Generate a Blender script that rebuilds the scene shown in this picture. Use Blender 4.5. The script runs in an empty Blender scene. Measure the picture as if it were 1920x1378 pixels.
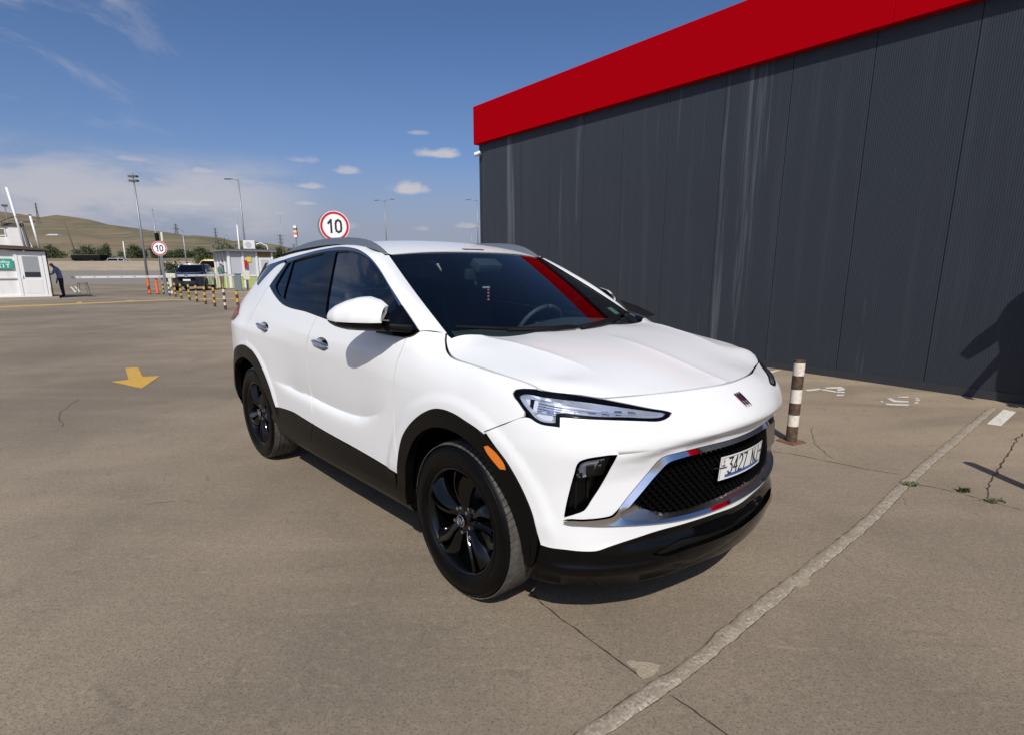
import bpy, bmesh, math, random
import numpy as np
from mathutils import Vector, Matrix
from mathutils.geometry import delaunay_2d_cdt
R = math.radians
# cloud puffs: bearing, elevation, half width, half height (radians), density
PUFFS = [(-0.1311, 0.1815, 0.0478, 0.0118, 0.8), (-0.1823, 0.1266, 0.0416, 0.0146, 0.8), (-0.2799, 0.1513, 0.033, 0.0101, 0.6), (-0.3418, 0.1268, 0.04, 0.0078, 0.6), (-0.3462, 0.1014, 0.0256, 0.0071, 0.6), (-0.3866, 0.085, 0.0249, 0.0063, 0.5), (-0.1685, 0.2114, 0.0255, 0.0053, 0.4), (-0.3467, 0.1633, 0.0355, 0.0083, 0.35200000000000004), (-0.2937, 0.0681, 0.0284, 0.0074, 0.35200000000000004), (-0.4775, 0.14, 0.0283, 0.008, 0.6080000000000001), (-0.5101, 0.0942, 0.0671, 0.0074, 0.7200000000000001), (-0.4475, 0.0889, 0.0191, 0.0054, 0.7200000000000001), (-0.5683, 0.148, 0.0287, 0.0069, 0.44800000000000006), (-0.6583, 0.0894, 0.0344, 0.006, 0.5599999999999999), (-0.0856, 0.0709, 0.0269, 0.0077, 0.4), (-0.1657, 0.0659, 0.0229, 0.0068, 0.4), (-0.5204, 0.1204, 0.0411, 0.0101, 0.48)]
random.seed(7); np.random.seed(7)
sc = bpy.context.scene
C = sc.collection
# ------------------------------------------------------------------ camera
CAM_H = 1.4233
cd = bpy.data.cameras.new('camera'); cam = bpy.data.objects.new('camera', cd); C.objects.link(cam)
cam.location = (0, 0, CAM_H); cam.rotation_euler = (R(90 - 12.888), 0, 0)
cd.sensor_width = 36; cd.sensor_fit = 'HORIZONTAL'; cd.lens = 1062 / 1920 * 36
cd.shift_x = -15 / 1920; cd.shift_y = 60 / 1920
cd.clip_start = .05; cd.clip_end = 9000
sc.camera = cam
# ------------------------------------------------------------------ sky, sun, exposure
SUN_EL = 44.0
wd_ = bpy.data.worlds.new('World'); sc.world = wd_; wd_.use_nodes = True
nt = wd_.node_tree; nt.nodes.clear()
def wn(t, **k):
    n = nt.nodes.new(t)
    for a, b in k.items(): setattr(n, a, b)
    return n
sky = wn('ShaderNodeTexSky', sky_type='NISHITA', sun_disc=False, sun_elevation=R(SUN_EL), sun_rotation=R(180), altitude=0, air_density=.7, dust_density=1.5, ozone_density=8.0)
bg = wn('ShaderNodeBackground'); bg.inputs['Strength'].default_value = .112
wo = wn('ShaderNodeOutputWorld')
tc = wn('ShaderNodeTexCoord')
def wmath(op, a, b=None, c=None):
    n = wn('ShaderNodeMath', operation=op)
    for i, v in enumerate((a, b, c)):
        if v is None: continue
        if isinstance(v, (int, float)): n.inputs[i].default_value = v
        else: nt.links.new(v, n.inputs[i])
    return n.outputs[0]
sx = wn('ShaderNodeSeparateXYZ'); nt.links.new(tc.outputs['Generated'], sx.inputs[0])
dx, dy, dz = sx.outputs
zz = wmath('MAXIMUM', dz, .02)
hor = wmath('SQRT', wmath('ADD', wmath('MULTIPLY', dx, dx), wmath('MULTIPLY', dy, dy)))
az = wmath('ARCTAN2', dx, dy)                       # bearing, 0 = straight ahead
el = wmath('ARCTAN2', dz, hor)
def combo(a, b, c=0.0):
    n = wn('ShaderNodeCombineXYZ')
    for i, v in enumerate((a, b, c)):
        if isinstance(v, (int, float)): n.inputs[i].default_value = v
        else: nt.links.new(v, n.inputs[i])
    return n.outputs[0]
def wnoise(vec, scale, detail=6, rough=.55, dist=0.0):
    n = wn('ShaderNodeTexNoise'); n.inputs['Scale'].default_value = scale; n.inputs['Detail'].default_value = detail
    n.inputs['Roughness'].default_value = rough; n.inputs['Distortion'].default_value = dist
    nt.links.new(vec, n.inputs['Vector']); return n.outputs['Fac']
def ramp(v, a, b):
    n = wn('ShaderNodeMapRange', interpolation_type='SMOOTHSTEP')
    n.inputs['From Min'].default_value = a; n.inputs['From Max'].default_value = b
    nt.links.new(v, n.inputs['Value']); return n.outputs[0]
# flat cloud decks seen in perspective: direction projected on a plane overhead
px_ = wmath('DIVIDE', dx, zz); py_ = wmath('DIVIDE', dy, zz)
wu = wmath('SUBTRACT', wmath('MULTIPLY', az, .956), wmath('MULTIPLY', el, .29)); wv = wmath('ADD', wmath('MULTIPLY', az, .29), wmath('MULTIPLY', el, .956))
wisp = wnoise(combo(wmath('MULTIPLY', wu, 5.5), wmath('MULTIPLY', wv, 17.0), 5.2), 1.0, 8, .62, .5)
wispm = wmath('MULTIPLY', ramp(wisp, .47, .72), .42)
# high thin streaks stand on the left of the view
wispm = wmath('MULTIPLY', wispm, wmath('MULTIPLY', ramp(az, -.44, -.62), ramp(el, .16, .22)))
# broad grey-white layer low over the hills
low = wnoise(combo(wmath('MULTIPLY', az, 4.2), wmath('MULTIPLY', el, 13.0), 2.4), 1.2, 8, .58, .2)
lowm = wmath('MULTIPLY', ramp(low, .36, .62), wmath('MULTIPLY', ramp(el, .03, .07), ramp(el, .178, .125)))
lowm = wmath('MULTIPLY', wmath('MULTIPLY', lowm, ramp(az, -.28, -.46)), .6)
haze = wmath('ADD', wmath('MULTIPLY', ramp(el, .20, .04), .72), wmath('MULTIPLY', ramp(el, .38, .10), .16))
# small separate cumulus puffs: (bearing, elevation, half width, half height)
puff_n = wnoise(combo(wmath('MULTIPLY', az, 26.0), wmath('MULTIPLY', el, 40.0), 1.3), 1.0, 5, .6)
def puff(a0, e0, ra, re, amt):
    qa = wmath('DIVIDE', wmath('SUBTRACT', az, a0), ra); qe = wmath('DIVIDE', wmath('SUBTRACT', el, e0), re)
    qe = wmath('MULTIPLY', qe, wmath('ADD', 1.0, wmath('MULTIPLY', wmath('LESS_THAN', qe, 0.0), .7)))
    rr = wmath('SQRT', wmath('ADD', wmath('MULTIPLY', qa, qa), wmath('MULTIPLY', qe, qe)))
    v = wmath('SUBTRACT', wmath('ADD', 1.0, wmath('MULTIPLY', wmath('SUBTRACT', puff_n, .5), 1.9)), rr)
    return wmath('MULTIPLY', ramp(v, .0, .75), amt)
tot = None
for p in PUFFS:
    v = puff(*p); tot = v if tot is None else wmath('MAXIMUM', tot, v)
tot = wmath('MAXIMUM', tot, wmath('MAXIMUM', wispm, lowm))
cmix = wn('ShaderNodeMix', data_type='RGBA')
hmix = wn('ShaderNodeMix', data_type='RGBA'); nt.links.new(haze, hmix.inputs['Factor']); nt.links.new(sky.outputs[0], hmix.inputs['A']); hmix.inputs['B'].default_value = (2.95, 3.15, 3.95, 1)
nt.links.new(tot, cmix.inputs['Factor']); nt.links.new(hmix.outputs['Result'], cmix.inputs['A'])
cmix.inputs['B'].default_value = (5.6, 5.3, 5.4, 1)
nt.links.new(cmix.outputs['Result'], bg.inputs['Color']); nt.links.new(bg.outputs[0], wo.inputs[0])
sd = bpy.data.lights.new('sun', 'SUN'); sun = bpy.data.objects.new('sun', sd); C.objects.link(sun)
sd.energy = 4.2; sd.angle = R(.53); sd.color = (1.0, .955, .89)
sun.rotation_euler = (R(90 - SUN_EL), 0, 0)          # shadows fall straight away from the camera (+Y)
sc.view_settings.view_transform = 'Standard'; sc.view_settings.look = 'None'; sc.view_settings.gamma = 1
sc.view_settings.exposure = -.04
sc.cycles.max_bounces = 8; sc.cycles.transparent_max_bounces = 16; sc.cycles.caustics_reflective = False; sc.cycles.caustics_refractive = False
sc.cycles.sample_clamp_indirect = 6
# ------------------------------------------------------------------ materials
def mat(name, col, rough=.5, metal=0.0, coat=0.0, spec=.5, alpha=None):
    m = bpy.data.materials.new(name); m.use_nodes = True
    b = m.node_tree.nodes['Principled BSDF']
    b.inputs['Base Color'].default_value = (*col, 1); b.inputs['Roughness'].default_value = rough; b.inputs['Metallic'].default_value = metal
    b.inputs['Coat Weight'].default_value = coat; b.inputs['Coat Roughness'].default_value = .03; b.inputs['Specular IOR Level'].default_value = spec
    return m
class NB:                                            # tiny node builder on a material
    def __init__(s, m): s.m = m; s.t = m.node_tree; s.b = s.t.nodes['Principled BSDF']
    def n(s, t, **k):
        n = s.t.nodes.new(t)
        for a, b in k.items(): setattr(n, a, b)
        return n
    def l(s, a, b): s.t.links.new(a, b)
    def coord(s, kind='Object', scale=(1, 1, 1), rot=(0, 0, 0)):
        c = s.n('ShaderNodeTexCoord'); mp = s.n('ShaderNodeMapping'); mp.inputs['Scale'].default_value = scale; mp.inputs['Rotation'].default_value = rot
        s.l(c.outputs[kind], mp.inputs[0]); return mp.outputs[0]
    def noise(s, vec, scale, detail=5, rough=.55, dist=0):
        n = s.n('ShaderNodeTexNoise'); n.inputs['Scale'].default_value = scale; n.inputs['Detail'].default_value = detail
        n.inputs['Roughness'].default_value = rough; n.inputs['Distortion'].default_value = dist
        if vec is not None: s.l(vec, n.inputs['Vector'])
        return n.outputs['Fac']
    def vor(s, vec, scale, feature='F1', rnd=1.0, out='Distance'):
        n = s.n('ShaderNodeTexVoronoi', feature=feature); n.inputs['Scale'].default_value = scale; n.inputs['Randomness'].default_value = rnd
        s.l(vec, n.inputs['Vector']); return n.outputs[out]
    def ramp(s, v, a, b, lo=0.0, hi=1.0):
        n = s.n('ShaderNodeMapRange'); n.inputs['From Min'].default_value = a; n.inputs['From Max'].default_value = b
        n.inputs['To Min'].default_value = lo; n.inputs['To Max'].default_value = hi
        s.l(v, n.inputs['Value']); return n.outputs[0]
    def mix(s, f, a, b):
        n = s.n('ShaderNodeMix', data_type='RGBA')
        for k, v in (('Factor', f), ('A', a), ('B', b)):
            if isinstance(v, (int, float)): n.inputs[k].default_value = v
            elif isinstance(v, tuple): n.inputs[k].default_value = (*v, 1)
            else: s.l(v, n.inputs[k])
        return n.outputs['Result']
    def math(s, op, a, b=None):
        n = s.n('ShaderNodeMath', operation=op)
        for i, v in enumerate((a, b)):
            if v is None: continue
            if isinstance(v, (int, float)): n.inputs[i].default_value = v
            else: s.l(v, n.inputs[i])
        return n.outputs[0]
    def col(s, v): s.l(v, s.b.inputs['Base Color'])
    def rough(s, v): s.l(v, s.b.inputs['Roughness'])
    def bump(s, v, strength, dist=.01):
        n = s.n('ShaderNodeBump'); n.inputs['Strength'].default_value = strength; n.inputs['Distance'].default_value = dist
        s.l(v, n.inputs['Height']); s.l(n.outputs[0], s.b.inputs['Normal'])
def glass_mat(name, tint, ior=1.5, rough=0.0, gain=1.6):
    m = bpy.data.materials.new(name); m.use_nodes = True; t = m.node_tree; t.nodes.clear()
    o = t.nodes.new('ShaderNodeOutputMaterial'); mx = t.nodes.new('ShaderNodeMixShader'); f = t.nodes.new('ShaderNodeFresnel'); f.inputs[0].default_value = ior
    a = t.nodes.new('ShaderNodeBsdfTransparent'); a.inputs[0].default_value = (*tint, 1)
    g = t.nodes.new('ShaderNodeBsdfGlossy'); g.inputs['Roughness'].default_value = rough; g.inputs['Color'].default_value = (1, 1, 1, 1)
    ab = t.nodes.new('ShaderNodeMath'); ab.operation = 'MULTIPLY'; ab.inputs[1].default_value = gain; ab.use_clamp = True
    t.links.new(f.outputs[0], ab.inputs[0]); t.links.new(ab.outputs[0], mx.inputs[0]); t.links.new(a.outputs[0], mx.inputs[1]); t.links.new(g.outputs[0], mx.inputs[2]); t.links.new(mx.outputs[0], o.inputs[0])
    return m
M = {}
M['paint'] = mat('white_paint', (.765, .769, .757), .42, 0, .55)
M['black_gloss'] = mat('gloss_black_trim', (.0012, .0012, .0014), .07, 0, 0, .30)
M['rim'] = mat('gloss_black_rim', (.0014, .0014, .0016), .10, 0, 0, .5)
M['clad'] = mat('black_cladding', (.0040, .0036, .0032), .34, 0, 0, .14)
n = NB(M['clad']); n.bump(n.noise(n.coord(), 900, 2), .12, .001)
M['black_matt'] = mat('matt_black', (.004, .004, .004), .75, 0, 0, .2)
M['cavity'] = mat('dark_cavity', (.0015, .0015, .0015), .95, 0, 0, .05)
M['chrome'] = mat('chrome', (.78, .79, .82), .06, 1.0)
M['satin'] = mat('satin_chrome', (.42, .43, .46), .22, 1.0)
M['bezel'] = mat('brushed_bezel', (.50, .49, .48), .30, 1.0)
M['rail'] = mat('satin_grey_rail', (.24, .26, .29), .34, .6)
M['rubber'] = mat('tyre_rubber', (.0025, .0024, .0022), .42, 0, 0, .16)
n = NB(M['rubber']); n.bump(n.noise(n.coord(), 220, 3), .25, .002)
n.col(n.mix(n.ramp(n.noise(n.coord(), 14, 4), .45, .75), (.0016, .0015, .0014), (.0040, .0037, .0033)))
M['tread'] = mat('tyre_tread', (.034, .032, .029), .85)
n = NB(M['tread']); n.col(n.mix(n.ramp(n.noise(n.coord(), 30, 4), .35, .7), (.055, .050, .045), (.11, .098, .082)))
M['amber'] = mat('amber_lens', (.75, .19, .012), .22, 0, .6)
M['red_lens'] = mat('dark_red_lens', (.16, .008, .010), .12, 0, .8)
M['lens'] = glass_mat('clear_lens', (.96, .97, 1.0), 1.4)
M['windscreen'] = glass_mat('windscreen_glass', (.74, .90, .92), 1.52, gain=1.05)
M['door_glass'] = glass_mat('door_glass', (.62, .78, .76), 1.5)
M['privacy'] = glass_mat('privacy_glass', (.045, .045, .055), 1.5, gain=.9)
M['reflector'] = mat('lamp_reflector', (.62, .64, .70), .22, .7)
M['lamp_white'] = mat('lamp_white', (.72, .74, .78), .25, .2)
M['interior'] = mat('dark_interior', (.035, .036, .040), .6)
M['seat'] = mat('black_seat', (.03, .03, .033), .55)
M['disc'] = mat('brake_steel', (.33, .32, .31), .35, .9)
M['steel'] = mat('bare_steel', (.5, .5, .5), .3, 1)
M['plate'] = mat('number_plate_white', (.74, .75, .72), .4)
M['ink'] = mat('black_ink', (.012, .012, .012), .5)
M['plate_blue'] = mat('number_plate_blue', (.03, .10, .32), .4)
M['plate_red'] = mat('number_plate_red', (.55, .04, .03), .4)
# ------------------------------------------------------------------ mesh helpers
def link(o, parent=None):
    C.objects.link(o)
    if parent is not None: o.parent = parent
    return o
def mk(name, V, F, m, parent=None, N=None, smooth=True):
    me = bpy.data.meshes.new(name); me.from_pydata([tuple(map(float, v)) for v in V], [], [tuple(int(i) for i in f) for f in F])
    if smooth: me.polygons.foreach_set('use_smooth', [True] * len(me.polygons))
    for mm in (m if isinstance(m, (list, tuple)) else [m]): me.materials.append(mm)
    me.validate()
    if N is not None and len(N) == len(me.vertices): me.normals_split_custom_set_from_vertices([tuple(map(float, q)) for q in N])
    me.update()
    return link(bpy.data.objects.new(name, me), parent)
def tag(o, label=None, cat=None, group=None, kind=None):
    if label: o['label'] = label
    if cat: o['category'] = cat
    if group: o['group'] = group
    if kind: o['kind'] = kind
    return o
def empty(name, loc=(0, 0, 0), rz=0):
    o = bpy.data.objects.new(name, None); o.location = loc; o.rotation_euler = (0, 0, rz); o.empty_display_size = .1
    return link(o)
def copy_tree(o, parent=None):
    c = o.copy(); C.objects.link(c); c.parent = parent
    for ch in o.children: copy_tree(ch, c)
    return c
class MB:                                            # collects simple solids into one mesh
    def __init__(s): s.V = []; s.F = []
    def add(s, V, F):
        k = len(s.V); s.V += [tuple(v) for v in V]; s.F += [tuple(i + k for i in f) for f in F]; return s
    def box(s, a, b, mtx=None):
        (x0, y0, z0), (x1, y1, z1) = a, b
        V = [(x0,y0,z0),(x1,y0,z0),(x1,y1,z0),(x0,y1,z0),(x0,y0,z1),(x1,y0,z1),(x1,y1,z1),(x0,y1,z1)]
        if mtx is not None: V = [tuple(mtx @ Vector(v)) for v in V]
        return s.add(V, [(3,2,1,0),(4,5,6,7),(0,1,5,4),(1,2,6,5),(2,3,7,6),(3,0,4,7)])
    def cyl(s, p, q, r0, r1=None, n=16, caps=True):
        p = Vector(p); q = Vector(q); r1 = r0 if r1 is None else r1; d = (q - p).normalized()
        u = d.orthogonal().normalized(); v = d.cross(u); V = []; F = []
        for c, r in ((p, r0), (q, r1)):
            for i in range(n):
                a = 2 * math.pi * i / n; V.append(tuple(c + r * (math.cos(a) * u + math.sin(a) * v)))
        for i in range(n): F.append((i, (i + 1) % n, n + (i + 1) % n, n + i))
        if caps: F += [tuple(range(n))[::-1], tuple(range(n, 2 * n))]
        return s.add(V, F)
    def tube(s, pts, r, n=8):
        pts = [Vector(p) for p in pts]; V = []; F = []; u = None
        rr = r if isinstance(r, (list, tuple)) else [r] * len(pts)
        for i, p in enumerate(pts):
            d = (pts[min(i + 1, len(pts) - 1)] - pts[max(i - 1, 0)]).normalized()
            u = d.orthogonal().normalized() if u is None else (u - d * u.dot(d)).normalized(); v = d.cross(u)
            for k in range(n):
                a = 2 * math.pi * k / n; V.append(tuple(p + rr[i] * (math.cos(a) * u + math.sin(a) * v)))
        for i in range(len(pts) - 1):
            for k in range(n): F.append((i*n + k, i*n + (k+1) % n, (i+1)*n + (k+1) % n, (i+1)*n + k))
        F += [tuple(range(n))[::-1], tuple(range((len(pts)-1)*n, len(pts)*n))]
        return s.add(V, F)
    def lathe(s, prof, axis='z', n=32, o=(0, 0, 0)):     # prof: (radius, height)
        V = []; F = []; m = len(prof)
        for i in range(n):
            a = 2 * math.pi * i / n; c, t = math.cos(a), math.sin(a)
            for r, h in prof:
                q = {'z': (r*c, r*t, h), 'y': (r*c, h, r*t), 'x': (h, r*c, r*t)}[axis]
                V.append((q[0]+o[0], q[1]+o[1], q[2]+o[2]))
        for i in range(n):
            for k in range(m - 1): F.append((i*m + k, ((i+1) % n)*m + k, ((i+1) % n)*m + k + 1, i*m + k + 1))
        return s.add(V, F)
    def build(s, name, m, parent=None, smooth=False, bevel=0, seg=2, autosmooth=None):
        o = mk(name, s.V, s.F, m, parent, smooth=smooth)
        bm = bmesh.new(); bm.from_mesh(o.data); bmesh.ops.recalc_face_normals(bm, faces=bm.faces[:])
        if bevel:
            es = [e for e in bm.edges if len(e.link_faces) == 2 and e.calc_face_angle(0) > .5]
            bmesh.ops.bevel(bm, geom=es, offset=bevel, segments=seg, affect='EDGES', profile=.6)
        bm.to_mesh(o.data); bm.free()
        if bevel or autosmooth:
            o.data.polygons.foreach_set('use_smooth', [True] * len(o.data.polygons)); o.data.set_sharp_from_angle(angle=autosmooth or (R(50) if seg > 1 else R(20)))
        return o
def grid_faces(nu, nv, flip=False):
    F = []
    for i in range(nu - 1):
        for j in range(nv - 1):
            f = (i*nv + j, (i+1)*nv + j, (i+1)*nv + j + 1, i*nv + j + 1); F.append(f[::-1] if flip else f)
    return F
def poly_resample(P, step, closed=True, ang=38):
    """smooth a traced outline with Catmull-Rom, keeping sharp corners"""
    P = [np.array(p, float) for p in P]; n = len(P); out = []
    def corner(i):
        if not closed and i in (0, n - 1): return True
        a = P[i] - P[i-1]; b = P[(i+1) % n] - P[i]
        c = np.dot(a, b) / (np.linalg.norm(a) * np.linalg.norm(b) + 1e-12); return c < math.cos(math.radians(ang))
    cs = [corner(i) for i in range(n)]
    for i in range(n if closed else n - 1):
        j = (i + 1) % n; p1, p2 = P[i], P[j]
        p0 = p1 - (p2 - p1) if cs[i] else P[i-1]; p3 = p2 + (p2 - p1) if cs[j] else P[(j+1) % n]
        L = np.linalg.norm(p2 - p1); k = max(1, int(math.ceil(L / step)))
        d1 = max(np.linalg.norm(p1 - p0), 1e-9); d3 = max(np.linalg.norm(p3 - p2), 1e-9)
        m1 = ((p2 - p1) / L + (p1 - p0) / d1) * .5 * L; m2 = ((p3 - p2) / d3 + (p2 - p1) / L) * .5 * L
        for q in range(k):
            t = q / k; t2 = t*t; t3 = t2*t
            out.append((2*t3-3*t2+1)*p1 + (t3-2*t2+t)*m1 + (3*t2-2*t3)*p2 + (t3-t2)*m2)
    if not closed: out.append(P[-1])
    return np.array(out)
def area2(P): x, y = P[:, 0], P[:, 1]; return np.sum(x * np.roll(y, -1) - y * np.roll(x, -1))
def offset_poly(P, d):
    """move a closed outline inwards by d"""
    if area2(P) < 0: return offset_poly(P[::-1], d)[::-1]
    e = np.roll(P, -1, 0) - P; e /= np.linalg.norm(e, axis=1)[:, None] + 1e-12
    nn = np.stack([-e[:, 1], e[:, 0]], 1); pn = np.roll(nn, 1, 0)
    b = nn + pn; L = np.clip((b * b).sum(1), .5, None)
    return P + b * (2 * d / L)[:, None]
def inside(P, Q):
    x, y = Q[:, 0], Q[:, 1]; r = np.zeros(len(Q), bool); n = len(P)
    for i in range(n):
        (x0, y0), (x1, y1) = P[i], P[(i+1) % n]
        c = ((y0 > y) != (y1 > y))
        if c.any(): r ^= c & (x < (x1 - x0) * (y - y0) / ((y1 - y0) if y1 != y0 else 1e-12) + x0)
    return r
def dist_poly(P, Q):
    D = np.full(len(Q), 1e9)
    for i in range(len(P)):
        a = P[i]; b = P[(i+1) % len(P)]; ab = b - a
        t = np.clip(((Q - a) @ ab) / (ab @ ab + 1e-12), 0, 1); D = np.minimum(D, np.hypot(*(Q - a - t[:, None] * ab).T))
    return D
def surf_normal(fun, U, V, sgn=1):
    e = 2e-4
    n = np.cross(fun(U + e, V) - fun(U - e, V), fun(U, V + e) - fun(U, V - e)); n /= np.linalg.norm(n, axis=1)[:, None] + 1e-12
    return n * sgn
def patch(fun, outer, holes=(), h=.03, inset=.0, off=0.0, flange=0.0, sgn=1, step=.012, raw=False, flange_holes=True, lines=(), norm=True):
    """a sheet cut from a smooth surface along an outline (with holes), its edges turned inwards by `flange`"""
    loops = []
    for i, L in enumerate([outer] + list(holes)):
        Q = np.array(L, float) if raw else poly_resample(L, step)
        if inset: Q = offset_poly(Q, inset if i == 0 else -inset)
        loops.append(Q)
    O = loops[0]; lo, hi = O.min(0), O.max(0)
    gx = np.arange(lo[0], hi[0], h); gy = np.arange(lo[1], hi[1], h * .866)
    G = np.array([(x + (.5 * h if j % 2 else 0), y) for j, y in enumerate(gy) for x in gx]).reshape(-1, 2)
    if len(G):
        k = inside(O, G)
        for H in loops[1:]: k &= ~inside(H, G)
        G = G[k]
        if len(G):
            k = np.ones(len(G), bool)
            for L in loops: k &= dist_poly(L, G) > .42 * h
            G = G[k]
    LN = []
    for l_ in lines:
        Q = poly_resample(l_, step, closed=False); k = inside(O, Q)
        for H in loops[1:]: k &= ~inside(H, Q)
        for L in loops: k &= dist_poly(L, Q) > .004
        Q = [q if kk else None for q, kk in zip(Q, k)]; LN.append(Q)
        qq = np.array([q for q in Q if q is not None])
        if len(qq) and len(G):
            dm_ = np.min(np.hypot(G[:, None, 0] - qq[None, :, 0], G[:, None, 1] - qq[None, :, 1]), axis=1); G = G[dm_ > .4 * h]
    pts = [tuple(p) for L in loops for p in L] + [tuple(p) for p in G]; ed = []; s = 0
    for Q in LN:
        last = None
        for q in Q:
            if q is None: last = None; continue
            pts.append(tuple(q)); i_ = len(pts) - 1
            if last is not None: ed.append((last, i_))
            last = i_
    for L in loops:
        n = len(L); ed += [(s + i, s + (i+1) % n) for i in range(n)]; s += n
    r = delaunay_2d_cdt([Vector(p) for p in pts], ed, [], 0, 1e-7)
    V2 = np.array([(v.x, v.y) for v in r[0]]); F = [f for f in r[2] if len(f) == 3]
    cen = np.array([V2[list(f)].mean(0) for f in F]); k = inside(O, cen)
    for H in loops[1:]: k &= ~inside(H, cen)
    F = [f for f, q in zip(F, k) if q]
    X = fun(V2[:, 0], V2[:, 1]); N = surf_normal(fun, V2[:, 0], V2[:, 1], sgn)
    if callable(off): X = X + N * off(V2)[:, None]
    elif off: X = X + N * off
    FF = []
    for f in F:
        a, b, c = (X[i] for i in f); FF.append(f if np.dot(np.cross(b - a, c - a), N[f[0]]) > 0 else f[::-1])
    if flange:
        idx = {}
        for i, v in enumerate(r[3]):
            for q in v: idx[q] = i
        VX = list(X); NX = list(N); s = 0
        for li, L in enumerate(loops):
            n = len(L)
            if li == 0 or flange_holes:
                ids = [idx.get(s + i, None) for i in range(n)]
                cen = X[[i for i in ids if i is not None]].mean(0)
                ring = []
                for i in range(n):
                    a, b, c = ids[i-1], ids[i], ids[(i+1) % n]
                    if b is None: ring.append(None); continue
                    tt = X[c if c is not None else b] - X[a if a is not None else b]; sd_ = np.cross(tt, N[b]); sd_ /= np.linalg.norm(sd_) + 1e-9
                    ring.append((b, sd_))
                sgnr = 1 if sum(np.dot(q[1], X[q[0]] - cen) for q in ring if q) > 0 else -1
                if li: sgnr = -sgnr
                k0 = len(VX); loc = []
                for q in ring:
                    if q is None: loc.append(None); continue
                    b, sd_ = q; nn = sd_ * sgnr
                    VX += [X[b], X[b] - N[b] * flange]; NX += [nn, nn]; loc.append((len(VX) - 2, len(VX) - 1))
                for i in range(n):
                    p, q = loc[i], loc[(i+1) % n]
                    if p and q:
                        f = (p[0], q[0], q[1], p[1]); a, b, c = (VX[j] for j in f[:3])
                        FF.append(f if np.dot(np.cross(np.array(b) - a, np.array(c) - a), NX[p[0]]) > 0 else f[::-1])
            s += n
        X, N = np.array(VX), np.array(NX)
    return X, FF, N
def mir(V, F, N=None):
    V = np.array(V) * [1, -1, 1]; F = [f[::-1] for f in F]
    return (V, F, None if N is None else np.array(N) * [1, -1, 1])

# ---- car body surfaces (car space: x forward from the front axle, w = half width, z up) ----
def pchip_slopes(X, Y):
    h = np.diff(X, axis=-1); d = np.diff(Y, axis=-1) / h
    m = np.zeros_like(Y)
    w1 = 2 * h[..., 1:] + h[..., :-1]; w2 = h[..., 1:] + 2 * h[..., :-1]
    p = d[..., :-1] * d[..., 1:]
    with np.errstate(divide='ignore', invalid='ignore'):
        hm = (w1 + w2) / (w1 / d[..., :-1] + w2 / d[..., 1:])
    m[..., 1:-1] = np.where(p > 0, hm, 0.0)
    m[..., 0] = d[..., 0]; m[..., -1] = d[..., -1]
    return m
def catmull_slopes(X, Y):
    h = np.diff(X); d = np.diff(Y, axis=0) / h[:, None]
    m = np.zeros_like(Y)
    m[1:-1] = (d[:-1] * h[1:, None] + d[1:] * h[:-1, None]) / (h[:-1] + h[1:])[:, None]
    m[0] = d[0]; m[-1] = d[-1]
    return m
def herm(t, h, y0, y1, m0, m1):
    t2 = t * t; t3 = t2 * t
    return (2*t3 - 3*t2 + 1) * y0 + (t3 - 2*t2 + t) * h * m0 + (3*t2 - 2*t3) * y1 + (t3 - t2) * h * m1
class Spl:                                   # 1-D Catmull spline through rows of Y at knots X
    def __init__(s, X, Y):
        s.X = np.array(X, float); s.Y = np.array(Y, float)
        if s.Y.ndim == 1: s.Y = s.Y[:, None]
        s.m = catmull_slopes(s.X, s.Y)
    def __call__(s, q):
        q = np.asarray(q, float); i = np.clip(np.searchsorted(s.X, q) - 1, 0, len(s.X) - 2)
        h = (s.X[i+1] - s.X[i])[:, None]; t = np.clip(((q - s.X[i])[:, None]) / h, -.5, 1.5)
        return herm(t, h, s.Y[i], s.Y[i+1], s.m[i], s.m[i+1])
# reference plan outline at mid bumper height, from the nose round to the tail
PLAN = np.array([(.820,0),(.812,.15),(.790,.30),(.750,.45),(.695,.58),(.615,.71),(.525,.795),(.40,.852),(.22,.885),
  (0,.896),(-.20,.899),(-.35,.900),(-.85,.903),(-1.4,.905),(-2.0,.905),(-2.6,.905),(-2.95,.893),(-3.20,.845),(-3.34,.75),(-3.42,.60),(-3.46,.35),(-3.47,0)])
_sg = np.r_[0, np.cumsum(np.hypot(*np.diff(PLAN, axis=0).T))]
SMAX = _sg[-1]
plan_spl = Spl(np.r_[-_sg[:0:-1], _sg], np.r_[PLAN[:0:-1] * [1, -1], PLAN])
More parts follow.
